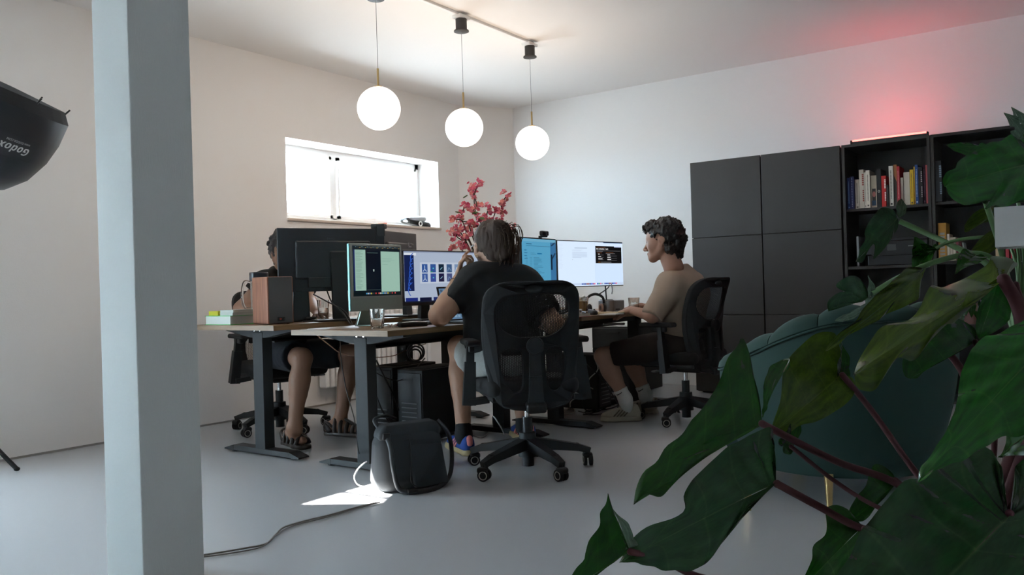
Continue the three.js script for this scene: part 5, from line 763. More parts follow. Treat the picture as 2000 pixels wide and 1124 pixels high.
const wc = [[[[-2.951,0.391,-5.142], [-2.938,0.325,-5.152], [-2.993,0.253,-5.112], [-3.01,0.169,-5.1], [-2.987,0.138,-4.871], up([-3.267,0,-5.279]), up([-3.17,0,-5.001]), up([-3.136,0,-5.122]), up([-3.3,-0,-5.378])], 'white power cord trailing down the tower left of the man'], [[[-3.019,0.246,-4.971], [-3.002,0.216,-4.983], [-2.969,0.204,-5.068], [-2.971,0.186,-5.128]], 'short white lead on the tower left of the man'], [[up([-3.308,0,-3.73]), up([-3.57,0,-4.194]), up([-3.58,0,-4.369]), up([-3.4,0,-4.321]), up([-3.208,0,-4.224]), up([-3.196,0,-4.292])], 'white cord on the floor behind the ankle of the woman'], [[up([-3.334,0,-3.865]), up([-3.339,0,-4.097]), up([-3.146,0,-4.035]), up([-3.289,0,-4.332]), [-2.95,0.161,-3.914], [-2.899,0.129,-3.89], up([-3.078,0,-4.186])], 'second white cord looping behind the ankle of the woman'], [[up([-4.06,0,-4.09]), up([-3.832,0,-3.979]), up([-4.091,0,-4.314]), [-3.634,0.137,-3.918], up([-3.796,0,-4.15])], 'white lead curling on the floor beside the left tower']];
wc.forEach(([p, l]) => cable(l, p, 0.004, MCabW));
const bc = [[[[-2.85,0.599,-4.723], [-2.874,0.441,-4.767], [-2.885,0.226,-4.821], up([-3.071,0,-5.232]), up([-2.995,0,-5.404]), up([-3.032,0,-5.677])], 'black cord dropping from the far desk towards the tower'], [[[-2.954,0.374,-5.017], [-2.869,0.269,-5.078], [-2.812,0.159,-5.118], up([-2.943,0,-5.428]), up([-2.954,0,-5.103]), up([-3.139,0,-5.2])], 'black cord sweeping over the floor beside the shoe of the man'], [[[-2.819,0.657,-4.622], [-2.857,0.555,-4.718], [-2.893,0.471,-4.815]], 'short black cord under the far desk edge'], [[up([-3.14,0,-5.628]), up([-3.003,0,-5.263]), up([-3.02,0,-5.072]), up([-3.124,0,-5.401]), up([-3.06,0,-5.604])], 'flat loop of black cord on the floor under the far desk'], [[[-3.779,0.924,-3.274], [-3.68,0.877,-3.295], [-3.617,0.845,-3.316], [-3.564,0.809,-3.329], [-3.507,0.744,-3.321]], 'black monitor cable bending down behind the big monitor'], [[[-3.711,0.967,-3.31], [-3.661,0.876,-3.309], [-3.564,0.81,-3.305], [-3.502,0.745,-3.3]], 'second black cable behind the big monitor'], [[[-2.959,0.864,-5.235], [-2.944,0.881,-5.27], [-2.937,0.91,-5.336], [-2.955,0.928,-5.385]], 'black monitor lead under the white screen'], [[[-2.868,0.865,-5.263], [-2.937,0.894,-5.398], [-3.014,0.932,-5.527]], 'second black lead under the white screen']];
bc.forEach(([p, l]) => cable(l, p, 0.0042, MCabB));
{ const g = thing('power_strip', 'white power strip with plugs beside the left tower', 'power strip', [-3.947,0,-4.009], 0.4); mesh('strip', rb(0.26, 0.035, 0.05, 0.006, 0, 0.018, 0), MCabW, g); for (let i = 0; i < 3; i++) mesh('plug', rb(0.04, 0.05, 0.035, 0.01, -0.08 + i * 0.08, 0.058, 0), i === 2 ? MWhite : MBlack, g); }
{ const g = thing('power_strip', 'black power strip on the floor under the far desk', 'power strip', [-3.122,0,-5.636], 0.9); mesh('strip', rb(0.3, 0.04, 0.055, 0.006, 0, 0.02, 0), MBlack, g); for (let i = 0; i < 3; i++) mesh('plug', rb(0.04, 0.045, 0.035, 0.01, -0.09 + i * 0.08, 0.06, 0), i ? MBlackR : MCabW, g); }
// ---------- black bag on the floor ----------
{
  const g = thing('shoulder_bag', 'black soft shoulder bag slumped on the floor beside the front desk leg', 'bag', [-2.674,0,-2.869], 1.12);
  const MB = mat([0.026, 0.03, 0.034], 0.8, { bumpMap: fabricBump, bumpScale: 0.0008 }), sag = v => { const t = v.y / 0.31; v.x *= 1.04 - 0.12 * t * t; v.z *= 1.12 - 0.5 * t; v.y -= 0.03 * (v.x / 0.17) ** 2 * t; v.x += 0.012 * noise(v.y * 9, v.z * 9); v.z += 0.012 * noise(v.x * 14, v.y * 14, 3); };
  mesh('body', warp(new RoundedBoxGeometry(0.34, 0.31, 0.2, 10, 0.07).translate(0, 0.156, 0), sag), MB, g);
  mesh('front_pocket', warp(new RoundedBoxGeometry(0.17, 0.2, 0.02, 5, 0.01).translate(0.06, 0.12, 0.102), sag), MB, g);
  mesh('flap', warp(new RoundedBoxGeometry(0.33, 0.07, 0.18, 6, 0.03).translate(0.0, 0.29, 0), sag), MB, g);
  mesh('seam_piping', tube([[-0.03, 0.245, 0.09], [-0.03, 0.15, 0.108], [-0.035, 0.05, 0.118], [-0.01, 0.028, 0.12], [0.14, 0.026, 0.108]], 0.003, 30, 6), MBlackS, g);
  const band = (pts) => { const c = new THREE.CatmullRomCurve3(pts.map(p => V(p))), s = new THREE.Shape([[-0.0015, -0.018], [0.0015, -0.018], [0.0015, 0.018], [-0.0015, 0.018]].map(p => new THREE.Vector2(...p))); return new THREE.ExtrudeGeometry(s, { steps: 50, extrudePath: c }); };
  const ST = mat([0.03, 0.033, 0.037], 0.6);
  mesh('strap', tube([[0.155, 0.3, -0.01], [0.195, 0.24, 0.02], [0.205, 0.13, 0.04], [0.175, 0.04, 0.07], [0.09, 0.014, 0.13], [0.0, 0.012, 0.155], [-0.06, 0.014, 0.145]], 0.011, 60, 6).scale(1, 1, 1), ST, g);
  mesh('strap', tube([[-0.135, 0.29, 0.04], [-0.125, 0.22, 0.095], [-0.12, 0.12, 0.115], [-0.1, 0.03, 0.13], [-0.06, 0.014, 0.145]], 0.012, 40, 6), ST, g);
  mesh('buckle', rb(0.05, 0.016, 0.03, 0.005, -0.045, 0.02, 0.15), MBlackS, g); mesh('buckle', rb(0.035, 0.03, 0.014, 0.004, -0.135, 0.265, 0.075, 0.3), MBlackS, g);
  mesh('handle', tube([[-0.14, 0.29, -0.02], [-0.155, 0.33, -0.03], [-0.1, 0.345, -0.03], [-0.05, 0.325, -0.02]], 0.008, 24, 6), ST, g);
}
// ---------- softbox on a stand at the left edge ----------
{
  const c = [-4.117,1.976,-1.608], g = thing('softbox', 'black round studio softbox tilted upwards on a stand at the left edge', 'softbox');
  const ax = V(0.35, 0.9, -0.26).normalize(), zz = V(0.58, 0, 0.81); zz.addScaledVector(ax, -zz.dot(ax)).normalize(); const xx = new THREE.Vector3().crossVectors(ax, zz);
  const h = new THREE.Group(); h.name = 'head'; h.applyMatrix4(new THREE.Matrix4().makeBasis(xx, ax, zz).setPosition(...c)); g.add(h);
  const sheen = mat([0.016, 0.017, 0.02], 0.42, { side: THREE.DoubleSide }), honey = mat([0.01, 0.01, 0.011], 0.8, { side: THREE.DoubleSide, bumpMap: grain, bumpScale: 0.004 });
  const gore = (pr, a0, a1) => new THREE.LatheGeometry(pr.map(p => new THREE.Vector2(...p)), 2, a0, a1 - a0);
  const dome = [[0.447, -0.05], [0.447, -0.16], [0.43, -0.26], [0.39, -0.36], [0.32, -0.44], [0.2, -0.505], [0.07, -0.53]];
  for (let i = 0; i < 16; i++) mesh('gore', gore(dome, i * PI / 8, (i + 1) * PI / 8), sheen, h);
  mesh('rim_skirt', new THREE.LatheGeometry([[0.412, 0.0], [0.447, -0.05]].map(p => new THREE.Vector2(...p)), 32), honey, h);
  mesh('honeycomb_front', new THREE.LatheGeometry([[0.412, 0.0], [0.2, 0.012], [0.001, 0.015]].map(p => new THREE.Vector2(...p)), 32), honey, h);
  for (let i = 0; i < 8; i++) { const a = 0.55 + i * PI / 4; mesh('rod_tip', rod([Math.sin(a) * 0.412, -0.01, Math.cos(a) * 0.412], [Math.sin(a) * 0.425, 0.022, Math.cos(a) * 0.425], 0.004, 6), MBlackS, h); }
  const lt = canvasTex(512, 256, (q) => { ui(q, 0, 0, 512, 256, '#23252a'); q.fillStyle = '#c9c9c6'; q.save(); q.translate(256, 128); q.rotate(PI); q.font = 'italic bold 120px sans-serif'; q.textAlign = 'center'; q.fillText('Godox', 0, 20); q.font = '34px sans-serif'; q.fillText('www.GODOX.COM', 0, 76); q.restore(); });
  const pg = new THREE.LatheGeometry([[0.4405, -0.265], [0.451, -0.165]].map(p => new THREE.Vector2(...p)), 8, 1.02, 0.48);
  mesh('lettering', pg, mat('#ffffff', 0.5, { map: lt, side: THREE.DoubleSide }), h);
  const s = thing('light_stand', 'black tripod light stand at the left edge, one leg on the floor', 'light stand'), ft = [-4.85,0,-2.078], f = [ft[0] - 0.1, 0, ft[2] + 0.43];
  mesh('pole', [rod([f[0], 0.25, f[2]], [f[0], 1.3, f[2]], 0.014), rod([f[0], 1.3, f[2]], [c[0] - 0.2, c[1] - 0.42, c[2] + 0.12], 0.012)], MBlack, s);
  mesh('collar', cyl(0.025, 0.025, 0.05, f[0], 0.62, f[2]), MBlack, s);
  for (let i = 0; i < 3; i++) { const d = [ft[0] - f[0], ft[2] - f[2]], a = [0, 1.75, 3.45][i], e = [f[0] + d[0] * Math.cos(a) - d[1] * Math.sin(a), 0.012, f[2] + d[0] * Math.sin(a) + d[1] * Math.cos(a)]; mesh('leg', rod([f[0], 0.62, f[2]], e, 0.012), MBlack, s); mesh('foot', ball(0.016, ...e, 1, 0.75, 1, 10), MBlackR, s); }
}

// ---------- green velvet armchair ----------
{
  const p = [-0.98,0.43,-3.871], g = thing('armchair', 'dark green velvet tub armchair with a scalloped rim and brass legs', 'armchair', [p[0], 0, p[2]], Math.atan2(0.93, 0.37));   // local +z: towards the rounded back
  const vel = mat([0.014, 0.042, 0.033], 0.85, { phys: true, sheen: 0.7, sheenRoughness: 0.4, sheenColor: new THREE.Color(0.09, 0.17, 0.14) });
  const R = 0.53, top = a => { const t = Math.min(1, Math.max(0, (Math.abs(a) - 0.75) / 1.5)); return 0.80 - 0.22 * t * t * (3 - 2 * t); }, A = 2.25, N = 11, y0 = 0.125;
  const wall = (a0, a1, pts, n) => { const P = [], I = [], m = pts.length; for (let i = 0; i <= n; i++) { const u = i / n, a = a0 + (a1 - a0) * u; for (let j = 0; j < m; j++) { const [r, y] = pts[j](a, u); P.push(Math.sin(a) * r, y, Math.cos(a) * r * 0.92); } } for (let i = 0; i < n; i++) for (let j = 0; j < m - 1; j++) { const q = i * m + j; I.push(q, q + m, q + 1, q + 1, q + m, q + m + 1); } const b = new THREE.BufferGeometry(); b.setAttribute('position', new THREE.Float32BufferAttribute(P, 3)); b.setIndex(I); b.computeVertexNormals(); return b; };
  const out = []; for (let k = 0; k <= 10; k++) { const t = k / 10; out.push((a) => [R * (0.8 + 0.2 * Math.sin(Math.min(1, t * 1.25) * PI / 2)) , y0 + (top(a) - 0.035 - y0) * t]); }
  mesh('outer_shell', wall(-A, A, out, 60), vel, g);
  for (let i = 0; i < N; i++) {       // padded channels over the rim and inside
    const a0 = -A + i * 2 * A / N, a1 = a0 + 2 * A / N, pts = [];
    for (let k = 0; k <= 14; k++) { const t = k / 14; pts.push((a, u) => { const puff = 0.022 * Math.sin(u * PI) ** 0.6, h = top(a); if (t < 0.5) { const q = t * 2 * PI; return [R - 0.055 + Math.cos(q) * (0.06 + puff * 0.5), h - 0.04 + Math.sin(q) * (0.045 + puff)]; } const s = (t - 0.5) * 2; return [R - 0.115 - puff * (1 - s * 0.3) - 0.02 * s, h - 0.04 - s * (h - 0.4)]; }); }
    mesh('back_channel', wall(a0 + 0.004, a1 - 0.004, pts, 8), vel, g);
  }
  for (const s of [-1, 1]) { const a = s * A; mesh('arm_front', ball(0.08, Math.sin(a) * (R - 0.06), 0.35, Math.cos(a) * (R - 0.06) * 0.92, 0.8, 2.6, 0.8), vel, g); }
  mesh('seat_cushion', warp(new THREE.CylinderGeometry(0.39, 0.38, 0.16, 40, 4).translate(0, 0.36, -0.04), v => { v.y += 0.015 * (1 - (v.x * v.x + v.z * v.z) / 0.16); }), vel, g);
  mesh('seat_base', cyl(0.4, 0.43, 0.17, 0, 0.2, 0, 40), vel, g);
  mesh('rim_piping', tube(Array.from({ length: 41 }, (_, i) => { const a = -A + i * 2 * A / 40; return [Math.sin(a) * (R + 0.006), top(a) - 0.05, Math.cos(a) * (R + 0.006) * 0.92]; }), 0.005, 120, 6), vel, g);
  mesh('back_seam', tube([0, 0.25, 0.5, 0.75, 0.97].map(t => { const [r, y] = out[Math.round(t * 10)](0.62); return [Math.sin(0.62) * (r + 0.001), y, Math.cos(0.62) * (r + 0.001) * 0.92]; }), 0.0035, 20, 5), vel, g);
  g.updateMatrixWorld();
  for (const w of [[-0.914,0,-3.466], [-1.177,0,-3.256], [-0.951,-0,-4.378], [-1.257,0,-4.217]]) { const q = g.worldToLocal(V(w)); mesh('leg', new THREE.CylinderGeometry(0.019, 0.012, 0.135, 16).translate(0, 0.0675, 0).translate(q.x, 0, q.z), MBrass, g); }
}
// ---------- plants ----------
const leafTex = (base, vein, n) => tex(256, 256, (u, v) => {       // u across (0 midrib .. 1 edge), v along the half outline
  const w = Math.abs(((v * n + u * 0.9) % 1) - 0.5), l = Math.max(0, 1 - w * 26) * 0.3 + Math.max(0, 1 - u * 30) * 0.6, q = 0.12 * noise(u * 7, v * 9) + 0.07 * noise(u * 40, v * 60, 2);
  return [0, 1, 2].map(i => Math.max(0, Math.min(255, base[i] * (1 + q) + (vein[i] - base[i]) * Math.min(1, l))));
});
const LT = [leafTex([36, 64, 34], [72, 96, 56], 6), leafTex([30, 68, 18], [66, 104, 36], 6), leafTex([64, 80, 18], [92, 104, 40], 6), leafTex([92, 112, 92], [140, 152, 132], 6), leafTex([30, 84, 22], [76, 120, 50], 6)];
const LM = LT.map(t => mat('#ffffff', 0.26, { phys: true, map: t, transmission: 0.22, thickness: 0, side: THREE.DoubleSide, specularIntensity: 0.55 }));
// heart-shaped blade of unit length: base (0,0,0), tip (0,1,0), normal +z
function blade(o = {}) {
  const { w = 0.36, lobe = 0.2, fold = 0.15, droop = 0.2, wave = 0.03, waves = 3, veins = 7, quilt = 0.012, slots = 0, asym = 0, ph = 0, tipw = 1.0, curl = 0 } = o, ns = slots ? 120 : 56, nr = 12, P = [], U = [], I = [];
  for (const s of [-1, 1]) {
    const off = P.length / 3, W = w * (1 + s * asym);
    for (let i = 0; i <= ns; i++) {
      const t = i / ns;                     // 0 at the sinus, 1 at the tip
      // outline by control points of a heart half
      const key = [[0.0, 0.0], [0.16, -0.72], [0.55, -1.02], [0.92, -0.55], [1.0, 0.25], [0.9, 0.95], [0.72, 1.9], [0.42, 2.9], [0.16, 3.75], [0, 4.3]];
      const q = t * (key.length - 1), k = Math.min(key.length - 2, Math.floor(q)), f = q - k, K = j => key[Math.max(0, Math.min(key.length - 1, j))], cr = (a, b, c, d) => 0.5 * (2 * b + (c - a) * f + (2 * a - 5 * b + 4 * c - d) * f * f + (3 * b - a - 3 * c + d) * f * f * f);
      let ox = Math.max(0, cr(K(k - 1)[0], K(k)[0], K(k + 1)[0], K(k + 2)[0])) * W, oy = cr(K(k - 1)[1], K(k)[1], K(k + 1)[1], K(k + 2)[1]); oy = oy > 0 ? oy / 4.3 : oy * lobe;
      let my = t < 0.42 ? 0.02 * t : (t - 0.42) / 0.58; my = my * my * (1.55 - 0.55 * my); my = Math.min(my, 1);
      let cutf = 1; if (slots && t > 0.22 && t < 0.93) { const z = (t * slots) % 1; if (z > 0.74) cutf = 0.42 + 0.1 * Math.sin(i); }
      for (let j = 0; j <= nr; j++) {
        const r = j / nr * cutf, x = ox * r, y = my + (oy - my) * r, ve = Math.cos((t * veins + r * 0.9) * 2 * PI);
        let z = fold * Math.abs(x) - droop * y * Math.abs(y) + quilt * ve * r * (1 - 0.4 * r) + wave * r * r * Math.sin(t * waves * 2 * PI + ph + s) + 0.012 * noise(x * 6 + s, y * 6, ph) - curl * x * x * 2;
        P.push(s * x, y, z); U.push(r, t);
      }
    }
    for (let i = 0; i < ns; i++) for (let j = 0; j < nr; j++) { const a = off + i * (nr + 1) + j, b = a + nr + 1; if (s > 0) I.push(a, a + 1, b, b, a + 1, b + 1); else I.push(a, b, a + 1, b, b + 1, a + 1); }
  }
  const g = new THREE.BufferGeometry(); g.setAttribute('position', new THREE.Float32BufferAttribute(P, 3)); g.setAttribute('uv', new THREE.Float32BufferAttribute(U, 2)); g.setIndex(I); g.computeVertexNormals(); return g;
}
// blade whose two halves follow given outlines (base to tip, in leaf lengths)
function bladeFrom(Lp, Rp, o = {}) {
  const { fold = 0.1, droop = 0.1, wave = 0.02, waves = 3, veins = 6, quilt = 0.012, ph = 0 } = o, ns = 64, nr = 12, P = [], U = [], I = [];
  [Lp, Rp].forEach((pts, side) => {
    const off = P.length / 3, c = new THREE.CatmullRomCurve3([[0, 0], ...pts, [0, 1]].map(p => new THREE.Vector3(p[0], p[1], 0)), false, 'centripetal'), Q = c.getSpacedPoints(ns);
    for (let i = 0; i <= ns; i++) {
      const t = i / ns; let my = Math.max(0, (t - 0.28) / 0.72); my = my * my * (1.5 - 0.5 * my);
      for (let j = 0; j <= nr; j++) {
        const r = j / nr, x = Q[i].x * r, y = my + (Q[i].y - my) * r, ve = Math.cos((t * veins + r * 0.6) * 2 * PI);
        P.push(x, y, fold * Math.abs(x) - droop * y * Math.abs(y) + quilt * ve * r * (1 - 0.5 * r) + wave * r * r * Math.sin(t * waves * 2 * PI + ph + side * 2) + 0.01 * noise(x * 7 + side, y * 7, ph)); U.push(r, t);
      }
    }
    for (let i = 0; i < ns; i++) for (let j = 0; j < nr; j++) { const a = off + i * (nr + 1) + j, b = a + nr + 1; if (side) I.push(a, a + 1, b, b, a + 1, b + 1); else I.push(a, b, a + 1, b, b + 1, a + 1); }
  });
  const g = new THREE.BufferGeometry(); g.setAttribute('position', new THREE.Float32BufferAttribute(P, 3)); g.setAttribute('uv', new THREE.Float32BufferAttribute(U, 2)); g.setIndex(I); g.computeVertexNormals(); return g;
}
function leafO(parent, B, T, N, Lp, Rp, m, o = {}) {
  const y = V(T).sub(V(B)), L = y.length(); y.normalize(); const z = V(N); z.addScaledVector(y, -z.dot(y)).normalize(); const x = new THREE.Vector3().crossVectors(y, z), g = bladeFrom(Lp, Rp, o);
  g.applyMatrix4(new THREE.Matrix4().makeBasis(x, y, z).scale(V(L, L, L)).setPosition(...B));
  return mesh('leaf', g, LM[m], parent);
}
function leaf(parent, B, T, N, m, o = {}, name = 'leaf') {
  const y = V(T).sub(V(B)), L = y.length(); y.normalize(); const z = V(N); z.addScaledVector(y, -z.dot(y)).normalize(); const x = new THREE.Vector3().crossVectors(y, z), g = blade(o);
  g.applyMatrix4(new THREE.Matrix4().makeBasis(x, y, z).scale(V(L, L, L)).setPosition(...B));
  return mesh(name, g, LM[m], parent);
}
const MStemR = mat([0.055, 0.008, 0.009], 0.8), MStemG = mat([0.07, 0.14, 0.045], 0.5);
function plantPot(g, p, r, h, m) { mesh('pot', lathe([[0.001, 0], [r * 0.78, 0], [r, h], [r - 0.012, h], [r * 0.75, 0.02], [0.001, 0.02]]).translate(p[0], 0, p[2]), m, g); mesh('soil', cyl(r * 0.9, r * 0.95, 0.04, p[0], h - 0.04, p[2]), mat([0.03, 0.022, 0.016], 0.95), g); }
{ // philodendron with red stalks
  const root = [-0.209,0.402,-1.84], r0 = [root[0], 0.34, root[2]], g = thing('philodendron', 'large plant with glossy heart shaped leaves on red stalks, front right', 'plant');
  plantPot(g, root, 0.17, 0.3, mat([0.2, 0.19, 0.18], 0.6));
  mesh('trunk', tube([[root[0], 0.26, root[2]], add(r0, [0, 0.08, 0.0]), add(r0, [0.02, 0.2, -0.02])], 0.03, 20, 8), mat([0.07, 0.05, 0.035], 0.9), g);
  mesh('moss_pole', warp(new THREE.CylinderGeometry(0.03, 0.03, 0.3, 20, 24).translate(root[0] + 0.1, 0.42, root[2] - 0.03), v => { const k = 0.006 * noise(v.x * 120, v.y * 90, v.z * 120); v.x += k; v.z += k; }), mat([0.05, 0.038, 0.026], 0.95), g);
  leafO(g, [-0.707,0.444,-1.338],[-0.772,0.387,-1.218],[0.852,0.104,0.513],[[0.139,0.024],[0.486,0.025],[0.597,0.022],[0.737,0.033],[0.847,0.028],[0.721,0.101],[0.662,0.199],[0.513,0.265],[0.418,0.485],[0.319,0.569],[0.249,0.606],[0.194,0.729],[0.077,0.906]],[[-0.011,0.104],[-0.004,0.321],[-0.018,0.523],[-0.040,0.829]], 1, { fold: 0.2 });
  leafO(g, [-0.525,0.53,-1.616],[-0.683,0.461,-1.294],[0.636,0.628,0.447],[[0.058,-0.034],[0.129,-0.084],[0.213,-0.157],[0.296,-0.239],[0.310,-0.150],[0.298,-0.022],[0.286,0.124],[0.243,0.300],[0.204,0.428],[0.154,0.518],[0.071,0.592],[0.080,0.706],[0.094,0.804],[0.067,0.893],[0.012,0.979]],[[0.000,0.069],[-0.009,0.158],[-0.074,0.312],[-0.148,0.487],[-0.195,0.617],[-0.193,0.707],[-0.143,0.785],[-0.070,0.882],[-0.026,0.964]], 0, { fold: -0.08, droop: 0.16, quilt: 0.02, veins: 10 });
  leafO(g, [-0.592,0.622,-1.74],[-0.753,0.515,-1.453],[0.387,0.771,0.506],[[0.148,-0.104],[0.289,-0.204],[0.471,-0.333],[0.592,-0.378],[0.529,-0.259],[0.494,-0.157],[0.383,0.023],[0.312,0.180],[0.255,0.341],[0.185,0.501],[0.183,0.622],[0.144,0.718],[0.135,0.819],[0.085,0.911]],[[0.005,0.101],[0.055,0.250],[0.075,0.366],[0.069,0.557],[0.009,0.673],[-0.044,0.831],[0.006,0.912]], 1, { fold: 0.12 });
  leafO(g, [-0.599,0.633,-1.759],[-0.574,0.762,-1.85],[-0.434,0.576,0.693],[[-0.070,0.290],[-0.216,0.631],[-0.183,0.845],[-0.083,1.000]],[[-0.011,0.199],[-0.018,0.369],[-0.058,0.551],[0.033,0.721],[0.073,0.898]], 1, { fold: 0.3 });
  leafO(g, [-0.478,0.711,-1.944],[-0.578,0.599,-1.774],[0.657,0.391,0.645],[[0.090,-0.090],[0.251,-0.204],[0.342,-0.261],[0.415,-0.185],[0.469,-0.036],[0.468,0.168],[0.446,0.356],[0.400,0.470],[0.300,0.598],[0.187,0.707],[0.081,0.877]],[[-0.095,-0.074],[-0.163,-0.052],[-0.203,0.046],[-0.226,0.206],[-0.201,0.446],[-0.165,0.591],[-0.108,0.706],[-0.094,0.852]], 2, { fold: 0.1, quilt: 0.008 });
  leafO(g, [-0.153,0.915,-1.881],[-0.366,0.783,-1.581],[0.177,0.849,0.498],[[0.037,-0.104],[0.095,-0.247],[0.192,-0.296],[0.207,-0.198],[0.157,-0.085],[0.195,0.005],[0.244,0.057],[0.219,0.221],[0.174,0.343],[0.158,0.386],[0.145,0.535],[0.146,0.666],[0.113,0.774],[0.079,0.892]],[[0.035,0.040],[0.061,0.111],[-0.004,0.279],[-0.054,0.459],[-0.078,0.657],[-0.079,0.758],[-0.083,0.882],[-0.088,0.991],[-0.068,1.045]], 2, { fold: -0.25, wave: 0.04, waves: 4, quilt: 0.016 });
  leafO(g, [-0.32,0.945,-2.057],[-0.454,0.776,-1.814],[0.859,0.053,0.51],[[0.102,0.147],[0.099,0.254],[0.122,0.387],[0.068,0.641],[0.039,0.855]],[[-0.025,0.073],[-0.112,0.178],[-0.101,0.275],[-0.061,0.500],[-0.025,0.711],[-0.014,0.906]], 2, { fold: 0.25 });
  leafO(g, [-0.215,0.788,-2.009],[-0.311,0.717,-1.866],[0.812,0.063,0.581],[[0.164,0.012],[0.321,0.127],[0.433,0.322],[0.452,0.506],[0.475,0.743],[0.389,0.903],[0.200,1.024],[0.043,1.030]],[[-0.008,0.126],[-0.002,0.324],[0.003,0.554],[0.010,0.782],[-0.028,0.917]], 1, { fold: 0.15 });
  leafO(g, [-0.049,0.841,-1.586],[-0.229,0.634,-1.36],[0.151,0.668,0.729],[[0.118,-0.062],[0.152,0.036],[0.204,0.177],[0.223,0.253],[0.216,0.308],[0.190,0.420],[0.156,0.495],[0.116,0.563],[0.062,0.697],[0.043,0.827],[0.040,0.918]],[[-0.168,0.227],[-0.201,0.457],[-0.178,0.559],[-0.133,0.621],[-0.091,0.722],[-0.062,0.799],[-0.023,0.897],[-0.018,0.964]], 4, { fold: -0.1, quilt: 0.018, veins: 10 });
  leafO(g, [-0.126,0.536,-1.556],[-0.294,0.392,-1.141],[0.38,0.815,0.438],[[0.021,-0.002],[0.060,-0.052],[0.107,-0.140],[0.172,-0.238],[0.232,-0.257],[0.249,-0.165],[0.283,-0.069],[0.271,0.031],[0.311,0.166],[0.304,0.285],[0.288,0.428],[0.250,0.549],[0.230,0.687],[0.185,0.838],[0.087,0.962]],[[0.003,-0.047],[0.106,-0.281],[0.050,-0.452],[-0.161,-0.210],[-0.272,0.273],[-0.169,0.720]], 0, { fold: -0.08, droop: 0.2, quilt: 0.02, veins: 12 });
  leafO(g, [-0.389,0.44,-1.713],[-0.489,0.329,-1.568],[0.239,0.685,0.688],[[0.121,0.005],[0.191,-0.027],[0.292,0.004],[0.334,0.101],[0.177,0.307],[0.181,0.477],[0.102,0.593],[0.052,0.765]],[[-0.114,0.120],[-0.176,0.417],[-0.149,0.802]], 1, { fold: 0.15 });
  leafO(g, [-0.362,0.488,-1.904],[-0.431,0.423,-1.805],[0.494,0.523,0.695],[[0.154,-0.047],[0.304,-0.030],[0.398,0.057],[0.370,0.216],[0.249,0.430],[0.210,0.674],[0.105,0.931]],[[0.004,0.089],[-0.047,0.310],[-0.066,0.517],[-0.111,0.818]], 1, { fold: 0.15 });
  leafO(g, [-0.17,0.913,-1.967],[-0.195,0.803,-1.9],[0.446,0.39,0.806],[[0.078,0.061],[0.144,0.331],[0.146,0.611],[0.107,0.831]],[[-0.185,0.072],[-0.273,0.273],[-0.306,0.536],[-0.214,0.754]], 4, { fold: 0.12 });
  leaf(g, [-0.567,0.57,-1.794],[-0.534,0.638,-1.879],[0.911,0.069,0.407], 1, { w: 0.2, lobe: 0.1, fold: 0.4 });
  leaf(g, [-0.484,0.707,-1.952],[-0.461,0.791,-1.932],[0.899,-0.325,0.293], 1, { w: 0.3, lobe: 0.05, fold: 0.3 });
  leaf(g, [-0.711,0.45,-1.335],[-0.733,0.524,-1.344],[0.959,0.284,-0.02], 3, { w: 0.3, lobe: 0.03, fold: 0.4 });
  leaf(g, [-0.082,0.667,-1.686],[-0.174,0.595,-1.743],[-0.645,0.245,0.724], 1, { w: 0.34, lobe: 0.2, fold: 0.2 });
  const stalk = (pts, r) => mesh('stalk', [tube([...pts, add(r0, [rnd(-0.02, 0.02), 0.06, rnd(-0.02, 0.02)])], r, 40, 8), ball(r, ...pts[0], 1, 1, 1, 10)], MStemR, g);
  stalk([[-0.474,0.712,-1.934], [-0.422,0.635,-1.959], [-0.327,0.508,-1.929]], 0.007); stalk([[-0.59,0.625,-1.729], [-0.56,0.596,-1.775], [-0.465,0.53,-1.855], [-0.357,0.491,-1.883]], 0.008); stalk([[-0.55,0.568,-1.794], [-0.475,0.491,-1.848], [-0.389,0.45,-1.835]], 0.005);
  stalk([[-0.525,0.528,-1.616], [-0.458,0.481,-1.663], [-0.385,0.433,-1.715]], 0.008); stalk([[-0.707,0.442,-1.338], [-0.663,0.415,-1.394], [-0.622,0.378,-1.448], [-0.456,0.327,-1.64]], 0.0065); stalk([[-0.317,0.839,-1.985], [-0.282,0.777,-2.01], [-0.244,0.718,-2.012], [-0.215,0.598,-1.935]], 0.008);
  stalk([[-0.152,0.917,-1.881], [-0.134,0.873,-1.907], [-0.124,0.813,-1.902], [-0.133,0.615,-1.87]], 0.013); stalk([[-0.139,0.907,-1.989], [-0.127,0.838,-1.997], [-0.141,0.655,-1.938]], 0.006); stalk([[-0.061,0.843,-1.553], [-0.066,0.696,-1.673], [-0.12,0.532,-1.757]], 0.009); stalk([[-0.127,0.537,-1.561], [-0.148,0.496,-1.651]], 0.007); stalk([[-0.081,0.671,-1.662], [-0.111,0.624,-1.714], [-0.152,0.509,-1.758]], 0.009); stalk([[-0.216,0.786,-1.995], [-0.189,0.689,-1.978], [-0.184,0.549,-1.933]], 0.006); stalk([[-0.381,0.44,-1.694], [-0.324,0.422,-1.734]], 0.007); stalk([[-0.362,0.497,-1.891], [-0.308,0.464,-1.868]], 0.006);
}
